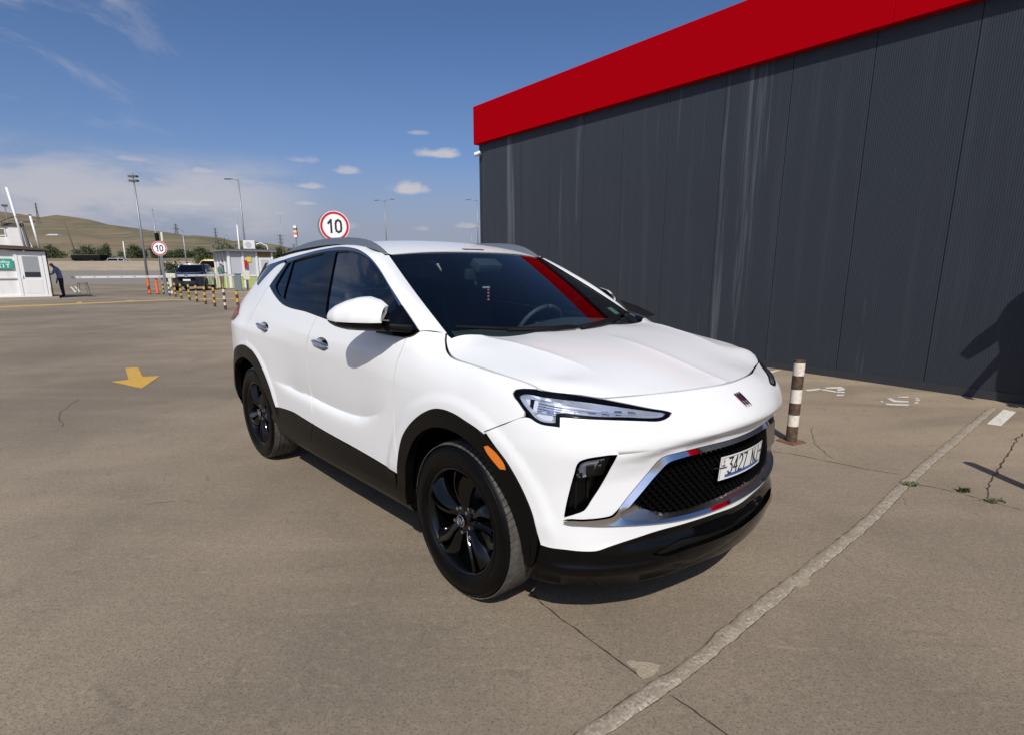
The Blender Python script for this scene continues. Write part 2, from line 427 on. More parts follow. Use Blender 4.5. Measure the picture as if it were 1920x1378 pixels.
# vertical profiles at stations along the outline: station index in PLAN -> (z, offset) keys
NK = 13
def K(*a): return list(a)
PROF = {
 0:  K((.165,-.13),(.225,-.005),(.37,.026),(.432,.002),(.52,.0),(.69,-.014),(.770,-.006),(.812,.033),(.873,.001),(.925,-.052),(.957,-.084),(.985,-.19),(1.05,-.45)),
 2:  K((.165,-.13),(.225,-.005),(.37,.026),(.432,.002),(.52,.0),(.68,-.014),(.763,-.006),(.804,.024),(.868,-.003),(.920,-.048),(.957,-.090),(.985,-.19),(1.05,-.45)),
 3:  K((.165,-.13),(.225,-.008),(.37,.022),(.43,.003),(.52,.0),(.67,-.012),(.752,-.003),(.793,.019),(.86,.000),(.912,-.042),(.953,-.100),(.982,-.19),(1.05,-.43)),
 4:  K((.165,-.12),(.225,-.012),(.365,.018),(.42,.003),(.52,.0),(.66,-.006),(.725,.006),(.78,.028),(.85,.014),(.905,-.028),(.955,-.100),(.985,-.17),(1.06,-.40)),
 5:  K((.165,-.10),(.225,-.018),(.35,.010),(.42,.004),(.52,.0),(.64,.0),(.71,.008),(.77,.018),(.84,.010),(.90,-.014),(.955,-.072),(.995,-.13),(1.07,-.33)),
 6:  K((.165,-.09),(.225,-.022),(.33,.002),(.43,.004),(.52,.002),(.63,.004),(.71,.010),(.77,.014),(.84,.006),(.90,-.012),(.96,-.052),(1.01,-.105),(1.08,-.26)),
 8:  K((.165,-.08),(.225,-.020),(.33,.0),(.43,.004),(.52,.006),(.63,.008),(.71,.010),(.77,.010),(.85,.004),(.91,-.008),(.975,-.030),(1.03,-.072),(1.10,-.20)),
 9:  K((.20,-.06),(.26,-.015),(.34,.0),(.43,.004),(.52,.008),(.63,.010),(.71,.010),(.78,.008),(.86,.002),(.93,-.010),(1.0,-.036),(1.05,-.080),(1.11,-.185)),
 10: K((.21,-.06),(.27,-.018),(.355,.0),(.44,.004),(.53,.006),(.64,.007),(.715,.007),(.79,.006),(.875,.002),(.95,-.008),(1.025,-.036),(1.085,-.100),(1.15,-.24)),
 11: K((.22,-.06),(.28,-.020),(.37,.0),(.455,.004),(.54,.004),(.65,.004),(.72,.004),(.80,.004),(.89,.002),(.97,-.008),(1.06,-.038),(1.13,-.098),(1.53,-.305)),
 12: K((.23,-.06),(.29,-.015),(.38,.004),(.455,.0),(.545,.002),(.625,.003),(.72,.003),(.83,.003),(.93,.003),(1.01,-.004),(1.10,-.030),(1.17,-.058),(1.53,-.262)),
 13: K((.23,-.06),(.29,-.012),(.39,.004),(.465,.0),(.56,.002),(.645,.003),(.74,.003),(.85,.003),(.95,.003),(1.03,-.004),(1.11,-.030),(1.18,-.056),(1.54,-.258)),
 14: K((.23,-.06),(.30,-.012),(.40,.004),(.49,.002),(.59,.003),(.68,.004),(.77,.004),(.87,.004),(.97,.004),(1.05,-.010),(1.15,-.044),(1.26,-.090),(1.52,-.272)),
 15: K((.23,-.06),(.30,-.012),(.40,.0),(.50,.004),(.60,.006),(.70,.006),(.79,.006),(.89,.008),(.985,.004),(1.06,-.022),(1.17,-.066),(1.30,-.130),(1.48,-.272)),
 16: K((.25,-.08),(.32,-.03),(.42,-.005),(.51,.0),(.60,.0),(.70,.0),(.80,.0),(.90,.0),(1.0,-.004),(1.06,-.030),(1.17,-.09),(1.30,-.18),(1.46,-.31)),
 18: K((.28,-.08),(.35,-.02),(.44,.0),(.52,.005),(.60,.01),(.70,.0),(.80,-.02),(.90,-.03),(1.0,-.03),(1.06,-.06),(1.17,-.14),(1.30,-.26),(1.46,-.42)),
 20: K((.30,-.08),(.36,-.02),(.44,.0),(.52,.01),(.60,.01),(.70,-.01),(.80,-.04),(.90,-.05),(1.0,-.05),(1.06,-.08),(1.17,-.15),(1.30,-.27),(1.46,-.44)),
 21: K((.30,-.08),(.36,-.02),(.44,.0),(.52,.01),(.60,.01),(.70,-.01),(.80,-.04),(.90,-.05),(1.0,-.05),(1.06,-.08),(1.17,-.15),(1.30,-.27),(1.46,-.44)),
}
_pi = sorted(PROF)
_pz = np.array([[a for a, b in PROF[i]] for i in _pi]); _pd = np.array([[b for a, b in PROF[i]] for i in _pi])
prof_z = Spl(np.r_[-_sg[_pi][:0:-1], _sg[_pi]], np.r_[_pz[:0:-1], _pz])
prof_d = Spl(np.r_[-_sg[_pi][:0:-1], _sg[_pi]], np.r_[_pd[:0:-1], _pd])
CREASE = np.array([(1.93,.785),(1.964,.764),(2.059,.716),(2.177,.676),(2.294,.653),(2.464,.643),(2.688,.645),(3.021,.662),(3.283,.673),(3.501,.681),(3.6,.685)])
WEDGE = np.array([(.50,.784),(.522,.783),(.60,.779),(.678,.775),(.70,.774)])
S_AXF, S_AXR = 1.415, 4.011
def sstep(a, b, x): t = np.clip((x - a) / (b - a), 0, 1); return t * t * (3 - 2 * t)
def relief(s, z):
    s = np.abs(s)
    # pressed crease along the doors: falls away slowly above, sharply below
    zc = np.interp(s, CREASE[:, 0], CREASE[:, 1]); A = sstep(1.94, 2.30, s) * sstep(3.58, 3.15, s)
    d = -.027 * A * np.where(z > zc, np.exp(-np.maximum(z - zc, 0) / .13), np.exp(-np.maximum(zc - z, 0) / .020))
    # soft flare round the wheel arches
    for s0, r1 in ((S_AXF + .02, .575), (S_AXR, .57)):
        r = np.hypot(s - s0, z - .352); d = d + .009 * sstep(r1, r1 - .05, r) * sstep(.40, .50, z)
    # step beside the fog lamp
    zl = np.interp(s, WEDGE[:, 0], WEDGE[:, 1]); B = sstep(.522, .66, s) * sstep(.74, .69, s)
    d = d - .010 * B * np.where(z < zl, np.exp(-np.maximum(zl - z, 0) / .06), np.exp(-np.maximum(z - zl, 0) / .004))
    F_ = sstep(.30, .55, s) * sstep(1.0, .85, s)
    d = d + F_ * (.014 * np.exp(-((z - .305) / .022) ** 2) + .012 * np.exp(-((z - .245) / .016) ** 2))
    return d
def body(s, z):
    s = np.asarray(s, float).ravel(); z = np.asarray(z, float).ravel()
    sa = s
    Z = prof_z(sa); D = prof_d(sa); M = pchip_slopes(Z, D)
    i = np.clip((Z < z[:, None]).sum(1) - 1, 0, NK - 2); r = np.arange(len(s))
    h = Z[r, i+1] - Z[r, i]; t = np.clip((z - Z[r, i]) / h, -.4, 1.4)
    d = herm(t, h, D[r, i], D[r, i+1], M[r, i], M[r, i+1])
    d = d + relief(sa, z)
    P = plan_spl(sa); e = 1e-3
    T = plan_spl(sa + e) - plan_spl(sa - e); T /= np.linalg.norm(T, axis=1)[:, None]
    N = np.stack([T[:, 1], -T[:, 0]], 1)
    Q = P + N * d[:, None]
    return np.stack([Q[:, 0], -Q[:, 1], z], 1)

TR = {
 'hl_out': [(1.0959, 0.9702), (1.0893, 0.9802), (1.0697, 0.9853), (1.0279, 0.9885), (0.9798, 0.9883), (0.8856, 0.9827), (0.7952, 0.9717), (0.7092, 0.9586), (0.615, 0.9406), (0.5045, 0.9175), (0.4342, 0.9026), (0.4255, 0.8989), (0.4397, 0.8917), (0.4746, 0.8821), (0.5019, 0.8801), (0.5657, 0.8863), (0.7137, 0.8986), (0.8193, 0.9044), (0.8725, 0.9069), (0.8842, 0.9064), (0.8821, 0.8724), (0.9017, 0.8736), (0.949, 0.8757), (0.9723, 0.8815), (0.9969, 0.8921), (1.025, 0.9142), (1.0622, 0.9437), (1.0879, 0.961)],
 'hl_in': [(1.0634, 0.9603), (1.0551, 0.967), (1.0249, 0.9718), (0.9723, 0.9676), (0.86, 0.9604), (0.7413, 0.9466), (0.6235, 0.9285), (0.5098, 0.9101), (0.4561, 0.9008), (0.4559, 0.8978), (0.4826, 0.8912), (0.5047, 0.8907), (0.637, 0.9025), (0.749, 0.91), (0.8124, 0.915), (0.8776, 0.9191), (0.896, 0.917), (0.9006, 0.9108), (0.8987, 0.8862), (0.91, 0.8844), (0.9503, 0.8855), (0.9781, 0.8952), (1.0048, 0.9147), (1.0371, 0.938)],
 'shut_side': [(1.6605, 1.1475), (1.6409, 1.118), (1.5975, 1.0855), (1.5434, 1.0647), (1.5011, 1.0544), (1.3602, 1.0416), (1.1774, 1.0246), (1.062, 1.0098), (1.0085, 0.9987), (0.9803, 0.9885)],
 'shut_front': [(0.7077, 0.9589), (0.549, 0.9573), (0.3914, 0.9588), (0.2449, 0.9603), (0.1441, 0.9596), (0.061, 0.958), (0.0087, 0.9574)],
 'fend_bump': [(1.024, 0.8934), (1.111, 0.8536), (1.1989, 0.811)],
 'arch_f_out': [(1.8746, 0.4446), (1.8589, 0.5215), (1.8386, 0.589), (1.8041, 0.6583), (1.7428, 0.7239), (1.6584, 0.7845), (1.5827, 0.8233), (1.5243, 0.8427), (1.4575, 0.8493), (1.3827, 0.8432), (1.31, 0.8282), (1.2518, 0.8144), (1.1982, 0.7958), (1.1323, 0.7546), (1.0872, 0.7147), (1.0465, 0.661), (1.0082, 0.5934), (0.9764, 0.5179), (0.9592, 0.4434), (0.9449, 0.3998)],
 'arch_f_in': [(1.8135, 0.3967), (1.7928, 0.4681), (1.7797, 0.5342), (1.7384, 0.613), (1.6926, 0.6722), (1.6233, 0.7238), (1.5474, 0.7575), (1.4771, 0.772), (1.3899, 0.7733), (1.3075, 0.7582), (1.2331, 0.7264), (1.167, 0.6709), (1.1061, 0.6024), (1.0634, 0.5298), (1.0378, 0.4578), (1.0277, 0.3927), (1.0125, 0.3223), (1.0075, 0.2584)],
 'arch_r_out': [(4.4337, 0.7841), (4.2768, 0.8372), (4.1065, 0.8702), (3.9852, 0.8735), (3.8589, 0.8522), (3.7554, 0.8003), (3.6628, 0.7199), (3.5785, 0.624), (3.5358, 0.5478), (3.4997, 0.4958)],
 'arch_r_in': [(4.3791, 0.6885), (4.2192, 0.7505), (4.1005, 0.7778), (3.998, 0.7765), (3.895, 0.7541), (3.7872, 0.6951), (3.696, 0.6063), (3.5927, 0.5047), (3.5259, 0.4574)],
 'rock_top': [(3.4997, 0.4958), (3.3574, 0.5079), (3.1932, 0.5143), (3.0242, 0.5041), (2.8659, 0.4945), (2.6696, 0.485), (2.3745, 0.4753), (2.1126, 0.4643), (1.8715, 0.4504)],
 'door_mid': [(2.8242, 1.1666), (2.85, 1.0792), (2.8909, 0.9852), (2.9083, 0.9196), (2.9188, 0.8213), (2.9256, 0.6957), (2.8801, 0.5838), (2.8572, 0.4932), (2.8039, 0.3755)],
 'door_front': [(1.8626, 1.1191), (1.8487, 1.0694), (1.8607, 1.0201), (1.8718, 0.9653), (1.8799, 0.8981), (1.8946, 0.7547), (1.8875, 0.641), (1.8669, 0.5406), (1.8661, 0.4568)],
 'chrome_out': [(1.8174, 1.1412), (1.9202, 1.2072), (2.0476, 1.289), (2.2386, 1.3889), (2.3695, 1.4498), (2.4984, 1.497), (2.6396, 1.5325), (2.7724, 1.5495), (2.9272, 1.5569), (3.079, 1.5532), (3.3094, 1.5425), (3.6101, 1.5163), (3.8013, 1.4962)],
 'chrome_in': [(1.8682, 1.1558), (1.9516, 1.2118), (2.1627, 1.3439), (2.3565, 1.436), (2.4844, 1.4825), (2.6211, 1.5137), (2.7527, 1.53), (2.9613, 1.5349), (3.1289, 1.5324), (3.4512, 1.5091), (3.7463, 1.477)],
 'belt': [(3.7814, 1.3122), (3.5761, 1.2463), (3.4132, 1.205), (3.2576, 1.1869), (2.9958, 1.1757), (2.6971, 1.1508), (2.6229, 1.1445), (2.1627, 1.1308), (2.0352, 1.1178), (1.847, 1.1207), (1.8174, 1.1412)],
 'fog_out': [(0.8066, 0.7497), (0.7877, 0.7592), (0.7331, 0.7701), (0.6742, 0.7716), (0.6806, 0.7532), (0.7105, 0.6829), (0.7315, 0.6434), (0.7582, 0.6007), (0.7779, 0.566), (0.7878, 0.5549), (0.8181, 0.5415), (0.8578, 0.5265), (0.8494, 0.581), (0.8323, 0.6632), (0.8217, 0.7083), (0.8158, 0.7346)],
 'fog_lens': [(0.8164, 0.6899), (0.8153, 0.7122), (0.7998, 0.7387), (0.784, 0.7464), (0.7121, 0.761), (0.7164, 0.7485), (0.7356, 0.7116), (0.7414, 0.6967), (0.748, 0.6931), (0.8079, 0.6817)],
 'fog_div': [(0.8323, 0.6613), (0.712, 0.6793)],
 'wedge': [(0.6742, 0.7716), (0.5183, 0.7812)],
 'chr_up': [(0.8565, 0.5151), (0.7848, 0.5189), (0.7221, 0.5233), (0.6828, 0.5294), (0.6756, 0.5332), (0.614, 0.6013), (0.5383, 0.68), (0.4949, 0.7274), (0.4749, 0.7382), (0.4077, 0.7445), (0.2669, 0.748), (0.0948, 0.744)],
 'chr_in': [(0.6317, 0.5486), (0.5676, 0.614), (0.4928, 0.6885), (0.4574, 0.7175), (0.4038, 0.7267), (0.2622, 0.7305), (0.1035, 0.7293)],
 'mesh_up': [(0.5785, 0.5609), (0.5671, 0.5813), (0.5032, 0.6601), (0.4552, 0.7041), (0.4113, 0.7163), (0.2821, 0.7215), (0.1411, 0.7228), (0.0462, 0.7261)],
 'mesh_low': [(0.5785, 0.5609), (0.5344, 0.533), (0.4583, 0.506), (0.3559, 0.4936), (0.2513, 0.4937), (0.1304, 0.4962), (0.0324, 0.4998)],
 'chr_low': [(0.8564, 0.5091), (0.7845, 0.5026), (0.6562, 0.4943), (0.5488, 0.4864), (0.4614, 0.4798), (0.3545, 0.4738), (0.1907, 0.4707), (0.0729, 0.4713)],
 'white_low': [(0.948, 0.3999), (0.9174, 0.3957), (0.8532, 0.3951), (0.7968, 0.392), (0.735, 0.3933), (0.687, 0.4061), (0.6031, 0.4235), (0.4835, 0.442), (0.3459, 0.4456), (0.1804, 0.4439), (0.0266, 0.4362)],
 'blk_bot': [(1.0123, 0.2513), (0.9562, 0.2489), (0.8302, 0.2651), (0.7352, 0.2694), (0.6255, 0.2634), (0.508, 0.2583), (0.3729, 0.2592), (0.2211, 0.274)],
 'intake': [(0.5152, 0.3575), (0.4609, 0.3765), (0.3927, 0.3923), (0.2029, 0.3847), (0.0576, 0.38), (0.0508, 0.3364), (0.1542, 0.3403), (0.3226, 0.345), (0.4586, 0.3408)],
 'marker': [(1.1966, 0.7535), (1.177, 0.7608), (1.1325, 0.739), (1.0949, 0.7036), (1.0867, 0.6835), (1.1147, 0.6802), (1.1573, 0.7115), (1.1859, 0.7368)],
 'tail': [(4.5002, 1.1546), (4.3897, 1.1928), (4.2894, 1.1325), (4.3676, 1.0782), (4.4761, 1.0406)],
 'crease': [(3.4671, 0.6876), (3.2839, 0.6726), (3.0306, 0.6615), (2.6902, 0.6432), (2.4677, 0.6424), (2.2947, 0.6496), (2.1786, 0.673), (2.0572, 0.7165), (1.9603, 0.7651)],
 'handle_f': [(2.8148, 1.0167), (2.7427, 1.0331), (2.6668, 1.043), (2.5785, 1.0186), (2.5848, 0.9987), (2.6609, 0.9813), (2.7561, 0.9885)],
 'handle_r': [(3.7984, 1.047), (3.7008, 1.0576), (3.593, 1.0571), (3.5345, 1.0457), (3.5422, 1.0258), (3.6252, 1.0118), (3.7259, 1.0241)],
 'plate': [(0.1577, 0.6836), (0.1823, 0.5876)],
 'glass_f': [(2.9566, 1.5277), (2.7479, 1.5253), (2.6177, 1.507), (2.4767, 1.4746), (2.3469, 1.4257), (2.1554, 1.3343), (2.0408, 1.264), (2.0146, 1.1591), (2.3082, 1.1594), (2.7118, 1.1719), (2.8288, 1.3537)],
 'glass_r': [(3.1368, 1.5268), (3.4388, 1.5019), (3.6327, 1.4813), (3.491, 1.3439), (3.4211, 1.2387), (3.2324, 1.2102), (3.0118, 1.196), (2.8381, 1.1845), (2.9565, 1.3518)],
 'glass_q': [(3.6656, 1.4744), (3.71, 1.4675), (3.6846, 1.3903), (3.663, 1.3146), (3.5804, 1.2768), (3.4674, 1.2413), (3.5255, 1.3433)],
 'fin': [(3.7973, 1.4943), (4.017, 1.4749), (4.37, 1.4485), (4.3598, 1.3962), (4.1369, 1.3144), (4.0812, 1.3078), (4.0225, 1.3739), (3.9474, 1.4409), (3.7862, 1.4756)],
}

ARROW = [(-5.856, 8.296), (-5.717, 8.367), (-5.152, 7.608), (-4.953, 7.668), (-4.653, 6.823), (-5.329, 7.249), (-5.202, 7.396)]
STENCIL_A = [[(3.45, 6.734), (3.686, 6.826), (3.663, 6.752), (3.471, 6.662)], [(3.773, 6.883), (4.01, 6.931), (3.995, 6.826), (3.767, 6.798)], [(3.648, 6.752), (3.724, 6.789), (3.801, 6.653), (3.759, 6.583)], [(3.865, 6.771), (4.01, 6.855), (3.947, 6.734), (3.83, 6.671)], [(3.797, 6.644), (3.893, 6.644), (3.849, 6.565), (3.772, 6.583)], [(3.707, 6.48), (3.794, 6.48), (3.747, 6.405), (3.67, 6.405)]]
STENCIL_B = [[(4.01, 6.135), (4.037, 6.135), (4.004, 6.082), (3.977, 6.082)], [(4.162, 6.267), (4.221, 6.291), (4.201, 6.173), (4.32, 6.135), (4.279, 6.074), (4.122, 6.082)], [(4.348, 6.364), (4.478, 6.372), (4.435, 6.307), (4.334, 6.315)], [(3.991, 6.022), (4.086, 6.0), (4.22, 5.979), (4.177, 5.921), (4.011, 5.935), (3.962, 5.964)], [(4.5, 6.299), (4.531, 6.267), (4.493, 6.212), (4.469, 6.228)], [(4.339, 6.074), (4.397, 6.089), (4.36, 6.03), (4.312, 6.022)], [(4.43, 6.189), (4.486, 6.189), (4.451, 6.142), (4.397, 6.135)]]
WHITE_BAR = [(4.418, 5.175), (4.487, 5.099), (5.096, 5.642), (5.062, 5.755)]
WHITE_LINE = [(3.243, 7.66), (3.499, 7.975), (3.842, 8.195), (3.694, 8.026), (3.369, 7.707)]
SEAM = [(0.111, 1.396), (0.208, 1.486), (0.261, 1.528), (0.448, 1.676), (0.637, 1.82), (0.875, 2.04), (1.158, 2.288), (1.507, 2.593), (1.949, 2.98), (2.653, 3.661), (3.573, 4.509), (5.0, 5.816)]
CRACKS = [[(0.025, 2.352), (0.083, 2.244), (0.188, 2.088), (0.284, 1.966), (0.369, 1.847), (0.44, 1.759)], [(0.515, 1.67), (0.574, 1.598), (0.648, 1.499), (0.711, 1.415)], [(2.003, 4.367), (2.173, 4.272), (2.317, 4.143), (2.532, 3.95), (2.719, 3.817)], [(4.5, 4.873), (4.257, 4.661), (3.775, 4.193), (3.532, 3.973), (3.37, 3.795), (3.224, 3.661), (3.093, 3.517), (2.998, 3.374)], [(2.706, 3.631), (2.802, 3.564), (2.885, 3.462), (2.961, 3.339), (3.059, 3.201)], [(-4.246, 5.085), (-4.684, 5.588), (-4.857, 5.937), (-4.978, 6.247)], [(-2.345, 3.298), (-2.26, 3.323), (-2.17, 3.339)], [(2.707, 5.085), (2.492, 4.584), (2.433, 4.367), (2.433, 4.168)]]
WEEDS = [(2.652, 3.621), (2.917, 3.498), (2.977, 3.339)]
SAND = [[(0.39, 1.843), (0.443, 1.843), (0.522, 1.819), (0.489, 1.767), (0.443, 1.742), (0.418, 1.797)], [(1.304, 2.419), (1.383, 2.458), (1.355, 2.387), (1.288, 2.346), (1.255, 2.358)]]
YLINE = [[(-20.284, 21.026), (-19.91, 21.922), (-16.934, 27.006), (-17.413, 27.778), (-20.692, 22.795), (-21.106, 21.891)], [(-16.934, 27.006), (-13.705, 29.241), (-14.071, 30.031), (-17.413, 27.778)], [(-18.524, 23.96), (-18.499, 24.222), (-19.814, 25.967), (-19.891, 25.751)], [(-17.697, 25.623), (-17.497, 25.967), (-18.276, 27.29), (-18.567, 27.195)]]
ZEBRA = [[(-38.51, 49.383), (-38.373, 49.383), (-28.889, 37.548), (-28.353, 36.667)], [(-38.75, 50.172), (-38.611, 50.172), (-28.955, 38.004), (-28.412, 37.102)]]

# ================================================================== the place
M['ground'] = mat('worn_concrete', (.2, .17, .14), .9, spec=.25)
n = NB(M['ground']); co_ = n.coord('Object')
big = n.noise(co_, .22, 4, .6); mid = n.noise(n.coord('Object', (1, 1, 1), (0, 0, .6)), 1.3, 6, .65, .4); fine = n.noise(co_, 55, 3, .7); grain = n.vor(co_, 210); speck = n.vor(n.coord('Object', (1, 1.6, 1), (0, 0, .8)), 3.2, out='Distance')
streak = n.noise(n.coord('Object', (.35, 2.6, 1), (0, 0, .35)), 1.1, 5, .6)
c_ = n.mix(n.ramp(big, .40, .62), (.215, .174, .127), (.375, .300, .213))
c_ = n.mix(n.ramp(mid, .44, .72, 0, .5), c_, (.170, .138, .102))
c_ = n.mix(n.ramp(streak, .5, .75, 0, .35), c_, (.385, .306, .212))
c_ = n.mix(n.ramp(fine, .3, .7, 0, .42), c_, (.150, .121, .090))
c_ = n.mix(n.math('MULTIPLY', n.ramp(grain, .0, .25, 1, 0), .35), c_, (.41, .34, .255))
spots = n.math('MULTIPLY', n.ramp(n.math('ADD', speck, n.math('MULTIPLY', n.noise(co_, 22, 3), .09)), .07, .115, 1, 0), n.ramp(n.noise(co_, .9, 2), .45, .55))
c_ = n.mix(n.math('MULTIPLY', spots, .42), c_, (.085, .07, .056))
sp_ = n.n('ShaderNodeSeparateXYZ'); n.l(co_, sp_.inputs[0])
wdist = n.math('ADD', n.math('ADD', n.math('MULTIPLY', sp_.outputs[0], -.80727), n.math('MULTIPLY', sp_.outputs[1], -.59019)), 7.9389)      # metres from the building wall: blown dust lies there
dust = n.math('MULTIPLY', n.ramp(wdist, 4.6, .4), n.ramp(n.noise(n.coord('Object', (.5, 1.6, 1), (0, 0, -.9)), .9, 5, .65, .5), .30, .62))
c_ = n.mix(n.math('MULTIPLY', dust, .75), c_, (.43, .335, .225))
grit = n.noise(co_, 26, 6, .8); grit2 = n.noise(co_, 95, 2, .6); blot = n.noise(n.coord('Object', (1, 1, 1), (0, 0, 1.1)), 5.5, 5, .7, .8); lite = n.noise(n.coord('Object', (.5, 3, 1), (0, 0, -.5)), 4.0, 6, .75, .6)
c_ = n.mix(n.ramp(grit, .50, .68, 0, .24), c_, (.13, .105, .078)); c_ = n.mix(n.ramp(grit, .48, .34, 0, .20), c_, (.46, .38, .28)); c_ = n.mix(n.ramp(grit2, .52, .72, 0, .7), c_, (.08, .065, .05))
c_ = n.mix(n.ramp(blot, .60, .72, 0, .5), c_, (.115, .095, .075)); c_ = n.mix(n.ramp(lite, .62, .74, 0, .35), c_, (.44, .37, .28))
n.col(c_); n.bump(n.math('ADD', n.math('MULTIPLY', fine, .6), n.math('MULTIPLY', grain, .5)), .35, .006)
V = [(-95, -30, 0), (60, -30, 0), (60, 62, 0), (-95, 62, 0)]
# ground sheet: flat apron, rising gently behind the barrier and on to the hills
BEAR = np.radians(np.arange(-75, 76, 1.0)); DIST = [0.3, 3, 8, 15, 25, 40, 58, 75, 104]
pxh = [-600, 0, 60, 130, 200, 260, 330, 400, 460, 530, 600, 700, 900, 2600]
crest = [440, 402, 407, 410, 425, 437, 441, 447, 458, 466, 484, 494, 500, 500]
midl = [462, 446, 446, 447, 450, 453, 457, 463, 470, 478, 490, 497, 501, 501]
def bearing_px(b): return 975 + 1062 * math.tan(b) / .975
def rise(b, d):
    p = bearing_px(b) if abs(b) < 1.2 else (-2000 if b < 0 else 2600)
    yc, ym = np.interp(p, pxh, crest), np.interp(p, pxh, midl); dc = d * math.cos(b)
    k = [0, 58, 75, 104, 112, 165, 500, 1250, 2200, 4500]
    z = [0, 0, .35, 1.30, 2.85, 4.6, 1.42 + (506 - ym) * 500 / 1062, 1.42 + (506 - yc) * 1250 / 1062, .6 * (506 - yc), .2 * (506 - yc)]
    return float(np.interp(dc, k, z))
def polar_sheet(name, dists, m, wob=0.0, lift=0.0, bear=BEAR):
    V = []
    for b in bear:
        for d in dists:
            z = rise(b, d / max(math.cos(b), .2)) + lift
            if wob and d > 200: z += (d / 1250) * 4 * (math.sin(b * 37 + d * .004) + .6 * math.sin(b * 83 + d * .009) + .4 * math.sin(b * 190 - d * .013)) * min(1, (d - 200) / 400)
            dd = d / max(math.cos(b), .2); V.append((dd * math.sin(b), dd * math.cos(b), z))
    o = mk(name, V, grid_faces(len(bear), len(dists), True), m); return tag(o, kind='structure')
# near apron, all round the camera
V = [(-140, -60, 0), (140, -60, 0), (140, .3, 0), (-140, .3, 0)]
tag(mk('ground', [(-160, -60, 0), (160, -60, 0), (160, 58, 0), (-160, 58, 0)], [(0, 1, 2, 3)], M['ground'], smooth=False), kind='structure')
M['road'] = mat('far_asphalt', (.12, .11, .10), .9); n = NB(M['road']); n.col(n.mix(n.noise(n.coord('Object', (.05, .6, 1)), 1.0, 4), (.17, .15, .13), (.30, .26, .21)))
polar_sheet('road', [58, 62, 66, 70, 75, 82, 90, 96, 104], M['road'])
M['hill'] = mat('hazed_dry_grass_hills', (.14, .12, .06), .95, spec=.1); n = NB(M['hill']); hc = n.coord('Object', (1, .55, 1))
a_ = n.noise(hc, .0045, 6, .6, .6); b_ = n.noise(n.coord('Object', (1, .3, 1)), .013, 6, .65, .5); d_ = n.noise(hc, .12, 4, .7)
hx = n.mix(n.ramp(a_, .44, .56), (.135, .130, .078), (.205, .155, .098))  # dry grass tones muted: distance haze is painted into the hill colours
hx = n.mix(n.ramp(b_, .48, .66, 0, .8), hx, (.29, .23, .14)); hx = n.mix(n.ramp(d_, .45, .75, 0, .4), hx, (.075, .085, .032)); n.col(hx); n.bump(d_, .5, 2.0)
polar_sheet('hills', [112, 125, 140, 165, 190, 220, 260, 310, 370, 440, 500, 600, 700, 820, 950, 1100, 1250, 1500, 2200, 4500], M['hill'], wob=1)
# low concrete wall across the far road
M['farwall'] = mat('pale_concrete', (.36, .30, .23), .9); n = NB(M['farwall']); n.col(n.mix(n.noise(n.coord('Object', (.3, .3, 2)), 1.5, 5), (.24, .205, .16), (.42, .35, .26)))
V = []
wb_ = np.radians(np.arange(-75, 76, 2.5))
for b in wb_:
    for d, z in ((104, 1.2), (104, 2.86), (105.2, 2.90), (112.5, 2.80)): V.append((d * math.tan(b), d, z))
tag(mk('low_wall', V, grid_faces(len(wb_), 4, True), M['farwall'], smooth=False), 'long low pale concrete wall across the far side of the road', 'wall')
# ------------------------------------------------------------------ ground marks
def sheet(name, P, z, m, **k):
    o = mk(name, [(x, y, z) for x, y in P], [tuple(range(len(P)))], m, smooth=False)
    bm = bmesh.new(); bm.from_mesh(o.data); bmesh.ops.recalc_face_normals(bm, faces=bm.faces[:])
    for f in bm.faces:
        if f.normal.z < 0: f.normal_flip()
    bm.to_mesh(o.data); bm.free(); return o
def worn(name, col, amt=.5, sc_=14):
    m = mat(name, col, .8, spec=.2); n = NB(m); q = n.coord('Object'); w = n.math('MAXIMUM', n.ramp(n.noise(q, sc_, 6, .75), .5, .62, 0, amt), n.ramp(n.noise(q, sc_ * 6, 4, .8), .56, .66, 0, amt))
    n.col(n.mix(w, col, (.30, .248, .19))); return m
M['yellow_paint'] = worn('worn_yellow_paint', (.62, .36, .045), .75); M['yellow_far'] = worn('faded_yellow_paint', (.55, .36, .11), .5, 3)
M['white_paint_mark'] = worn('worn_white_paint', (.68, .64, .57), .6, 22)
tag(sheet('painted_arrow', ARROW, .004, M['yellow_paint']), 'yellow direction arrow painted on the ground left of the white car', 'arrow')
o = empty('painted_letter', (3.68, 6.71, 0)); tag(o, 'worn white painted letter on the ground behind the brown striped bollard', 'letter')
for P in STENCIL_A: q = sheet('letter_stroke', P, .004, M['white_paint_mark'], ); q.parent = o; q.location = (-3.68, -6.71, 0)
o = empty('painted_letter', (4.24, 6.14, 0)); tag(o, 'worn white painted letter nearest the shadow on the dark wall', 'letter')
for P in STENCIL_B: q = sheet('letter_stroke', P, .004, M['white_paint_mark'], ); q.parent = o; q.location = (-4.24, -6.14, 0)
tag(sheet('painted_bar', WHITE_BAR, .004, M['white_paint_mark']), 'short white parking bar painted beside the shadow at the right edge', 'road marking')
tag(sheet('painted_line', WHITE_LINE, .004, M['white_paint_mark']), 'white bay line on the ground just behind the nose of the white car', 'road marking')
for P, lb_, nm in zip(YLINE, ('long thin yellow line across the ground in front of the exit booth', 'thin yellow line running behind the striped bollards', 'small faded yellow patch on the ground near the exit booth', 'small faded yellow patch on the ground nearer the orange posts'), ('painted_line', 'painted_line', 'painted_patch', 'painted_patch')):
    tag(sheet(nm, P, .004 if nm == 'painted_line' else .008, M['yellow_far']), lb_, 'road marking')
for P, w_ in zip(ZEBRA, ('left', 'right')): tag(sheet('painted_bar', P, .004, M['white_paint_mark']), f'{w_} of two short white bars on the road beyond the stooping man', 'road marking')
